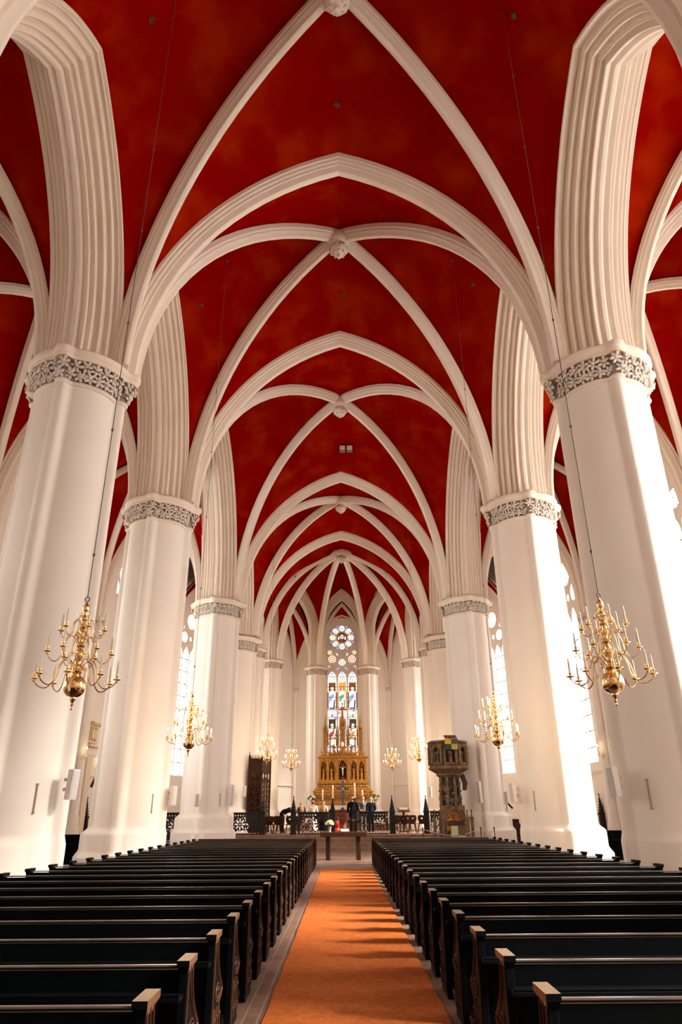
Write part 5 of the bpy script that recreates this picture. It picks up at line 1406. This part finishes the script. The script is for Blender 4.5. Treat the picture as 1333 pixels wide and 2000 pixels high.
def person(label, x, y, z, rz, h, top, bottom, hair, hairtype='short', arms=(DOWN, DOWN), fem=False, bend=0.0, kind='suit', head_turn=0.0):
    t = thing('person', label, 'person', (x, y, z), rz)
    me = body_mesh(arms, fem)
    k = h / 1.78
    def is_arm(p): return abs(p.x) > (.185 if p.z > 1.2 else .172) and p.z > .78
    parts = []
    wz = .93
    def wrist(p):
        a = arms[0 if p.x < 0 else 1][1]
        return (V((abs(p.x), p.y, p.z)) - V(a)).length < .085 or (p.z < a[2] - .03 and is_arm(p)) or (p.y > a[1] + .02 and abs(p.z - a[2]) < .12 and a[1] > .1)
    if kind == 'suit':
        parts.append(('jacket', shell(me, lambda p: (.80 < p.z < (1.53 if abs(p.x) > .062 else 1.495)) and not wrist(p) and (is_arm(p) or p.z > .80), lambda p: .022 + (.02 if p.z < .98 and not is_arm(p) else 0)), top, 40))
        sh_ = MB(); sh_.rings([[(r * cos(2 * PI * i / 16), -.0 + r * 1.05 * sin(2 * PI * i / 16), zz) for i in range(16)] for r, zz in ((.078, 1.45), (.072, 1.485), (.070, 1.52))], True, False); parts.append(('shirt_collar', sh_, WSHIRT, 60))
        tr = MB(); tr.prism([(-.045, 1.47), (.045, 1.47), (.018, 1.20), (-.018, 1.20)], .137, .150); tr.v = [(a, c, b) for a, b, c in tr.v]; parts.append(('shirt_front', tr, WSHIRT, None))
        parts.append(('trousers', shell(me, lambda p: p.z < 1.02 and p.z > .07 and not is_arm(p), .016), bottom, 50))
        parts.append(('shoes', shell(me, lambda p: p.z < .085, .014), SHOE, 50))
        if 'groom' in label:
            fl = MB()
            for i in range(6): fl.ball((-.085 + .018 * cos(i * PI / 3), .145, 1.335 + .018 * sin(i * PI / 3)), .014, 6, 5)
            parts.append(('boutonniere', fl, WSHIRT, 60))
            ti = MB(); ti.prism([(-.02, 1.455), (.02, 1.455), (.012, 1.43), (.026, 1.24), (0, 1.2), (-.026, 1.24), (-.012, 1.43)], .151, .158); ti.v = [(a, c, b) for a, b, c in ti.v]; parts.append(('tie', ti, GREYS, None))
    else:
        parts.append(('blouse', shell(me, lambda p: (1.0 < p.z < (1.50 if abs(p.x) > .075 else 1.455)) and not wrist(p) and not (is_arm(p) and p.z < 1.16 and kind == 'short'), .022), top, 50))
        sk_ = MB(); sk_.rings([[(r * (1 + .05 * cos(i * 2 * PI * 5 / 30)) * cos(2 * PI * i / 30), r * .78 * (1 + .05 * cos(i * 2 * PI * 5 / 30)) * sin(2 * PI * i / 30), zz) for i in range(30)] for r, zz in ((.155, 1.06), (.185, .96), (.205, .85), (.235, .6), (.27, .3), (.29, .12))], True, False); parts.append(('skirt', sk_, bottom, 60))
        parts.append(('shoes', shell(me, lambda p: p.z < .085, .012), SHOE, 50))
    if hairtype == 'short': parts.append(('hair', shell(me, lambda p: p.z > 1.60 and (p.y < .045 or p.z > 1.715) and abs(p.x) < .10 and p.z > 1.60 + max(0, (p.y + .02)) * .6, .014), hair, 60))
    elif hairtype == 'bald': parts.append(('hair', shell(me, lambda p: 1.57 < p.z < 1.66 and p.y < .02 and abs(p.x) < .10, .008), hair, 60))
    else:
        parts.append(('hair', shell(me, lambda p: p.z > 1.56 and (p.y < .055 or p.z > 1.70) and abs(p.x) < .12, .022), hair, 60))
        if hairtype == 'long':
            lm = MB(); lm.rings([[(r * cos(a_) * (1 + .05 * sin(9 * a_) + .03 * sin(4 * a_ + zz * 20)), yy + r * .45 * sin(a_), zz) for a_ in [2 * PI * i / 18 for i in range(18)]] for r, yy, zz in ((.03, -.03, 1.735), (.075, -.035, 1.71), (.092, -.045, 1.64), (.088, -.062, 1.56), (.105, -.09, 1.47), (.135, -.115, 1.38), (.13, -.125, 1.28), (.09, -.125, 1.19), (.03, -.12, 1.13))]); parts.append(('long_hair', lm, hair, 60))
        else:
            bm = MB(); bm.ball((0, -.10, 1.70), .055, 12, 8); bm.ball((0, -.11, 1.66), .05, 10, 8); parts.append(('hair_bun', bm, hair, 60))
    ey = MB()
    for s in (-1, 1): ey.ball((s * .030, .098, 1.648), .012, 8, 6, (1.3, .6, .8))
    parts.append(('eyes', ey, EYE, 60))
    eb = MB()
    for s in (-1, 1): eb.tube([(s * .012, .106, 1.668), (s * .032, .104, 1.674), (s * .050, .092, 1.668)], .004, 5)
    parts.append(('eyebrows', eb, hair, 60))
    mo = MB(); mo.ball((0, .088, 1.578), .02, 8, 6, (1.1, .35, .3)); parts.append(('mouth', mo, MOUTH, 60))
    if fem and 'flower' in label:
        fl = MB()
        for i in range(7): fl.ball((.06 * cos(i), -.09 + .02 * sin(i * 2), 1.735 + .03 * sin(i)), .022, 6, 5)
        parts.append(('hair_flowers', fl, WSHIRT, 60))
    bm_ = MB(); bm_.v = [tuple(v.co) for v in me.vertices]; bm_.f = [tuple(p.vertices) for p in me.polygons]; bm_.m = [0] * len(bm_.f)
    parts.append(('body', bm_, SKIN, 60))
    ca, sa = cos(bend), sin(bend)
    for nm, mb, mt, sm in parts:
        out = []
        for px, py, pz in mb.v:
            if head_turn and pz > 1.50:
                q = min(1, (pz - 1.50) / .06); c_, s_ = cos(head_turn * q), sin(head_turn * q); px, py = px * c_ - py * s_, px * s_ + py * c_
            if bend and pz > .85:
                q = min(1, (pz - .85) / .42); b = bend * q; dz, dy = pz - .98, py
                if q < 1: dz = pz - .98
                py, pz = dy * cos(b) + dz * sin(b) if pz > .98 else dy, .98 + dz * cos(b) - dy * sin(b) if pz > .98 else pz
            out.append((px * k, py * k, pz * k))
        mb.v = out
        mb.build(nm, mt, t, sm)
    bpy.data.meshes.remove(me)
    return t
person('man in black suit bending far forward in the choir, beside the chairs', -3.42, 42.0, FZ, -PI / 2 - .25, 1.82, BLACKS, BLACKS, HDARK, 'short', (((.25, .05, 1.14), (.24, .16, .92)), ((.25, .05, 1.14), (.24, .16, .92))), False, 1.15)
person('blonde woman in dark dress seen from behind, next to the spired post', -2.38, 42.3, FZ, .3, 1.60, DRESS, DRESS, HBLOND, 'long', (CLASP, CLASP), True, 0, 'short')
person('person in white blouse with flowers in pinned-up hair, back to the camera', -1.74, 42.9, FZ, -.15, 1.68, WSHIRT, WSHIRT, HBROWN, 'bun', (HOLD, HOLD), True, 0, 'long')
person('woman with long fair hair in peach top and dark skirt, back to the camera', -1.13, 42.2, FZ, -.2, 1.66, PEACH, BLACKS, HBLOND, 'long', (DOWN, CLASP), True, 0, 'short')
person('bald man in black suit standing in the chancel opening, back to the camera', .52, 40.6, FZ, -.25, 1.86, BLACKS, TROUSG, HBROWN, 'bald', (DOWN, CLASP))
person('groom in grey suit with white boutonniere, facing the camera', 1.14, 43.0, FZ, PI + .25, 1.92, GREYS, GREYS, HDARK, 'short', (DOWN, CLASP), False, 0, 'suit', .1)
person('grey-haired man in navy suit seen from behind, right of the groom', 1.58, 42.3, FZ, .45, 1.84, NAVY, NAVY, HGREY, 'short', (DOWN, CLASP), False, 0, 'suit', .5)
# ---------------------------------------------------------------- light and camera
w = bpy.data.worlds.new('daylight'); sc.world = w; w.use_nodes = True
bg = w.node_tree.nodes['Background']; bg.inputs[0].default_value = (1.0, .96, .90, 1); bg.inputs[1].default_value = 8.0
sd = bpy.data.lights.new('sun', 'SUN'); sd.energy = 19; sd.angle = math.radians(16); sd.color = (1.0, .93, .82)
so = bpy.data.objects.new('sun', sd); COL.objects.link(so)
e = math.radians(36); az = math.radians(-14)
dirv = V((cos(e) * cos(az), cos(e) * sin(az), sin(e)))      # towards the sun: from the right, slightly behind the camera
so.rotation_euler = dirv.to_track_quat('Z', 'Y').to_euler()
so.location = (30, -8, 25)
cd = bpy.data.cameras.new('camera'); cd.sensor_fit = 'HORIZONTAL'; cd.sensor_width = 24; cd.lens = 24; cd.clip_end = 300; cd.clip_start = .05
co = bpy.data.objects.new('camera', cd); COL.objects.link(co)
co.matrix_world = M.Translation((0, 0, 1.7)) @ M.Rotation(PI / 2 + math.atan(586.5 / 1333), 4, 'X') @ M.Rotation(math.radians(-.42), 4, 'Z')
sc.camera = co
vs = sc.view_settings
vs.view_transform = 'Standard'; vs.look = 'None'; vs.gamma = 1; vs.use_curve_mapping = False; vs.exposure = 0.58
cy = sc.cycles
cy.caustics_reflective = False; cy.caustics_refractive = False
cy.max_bounces = 12; cy.diffuse_bounces = 6; cy.glossy_bounces = 4; cy.transparent_max_bounces = 24; cy.sample_clamp_indirect = 6; cy.sample_clamp_direct = 24
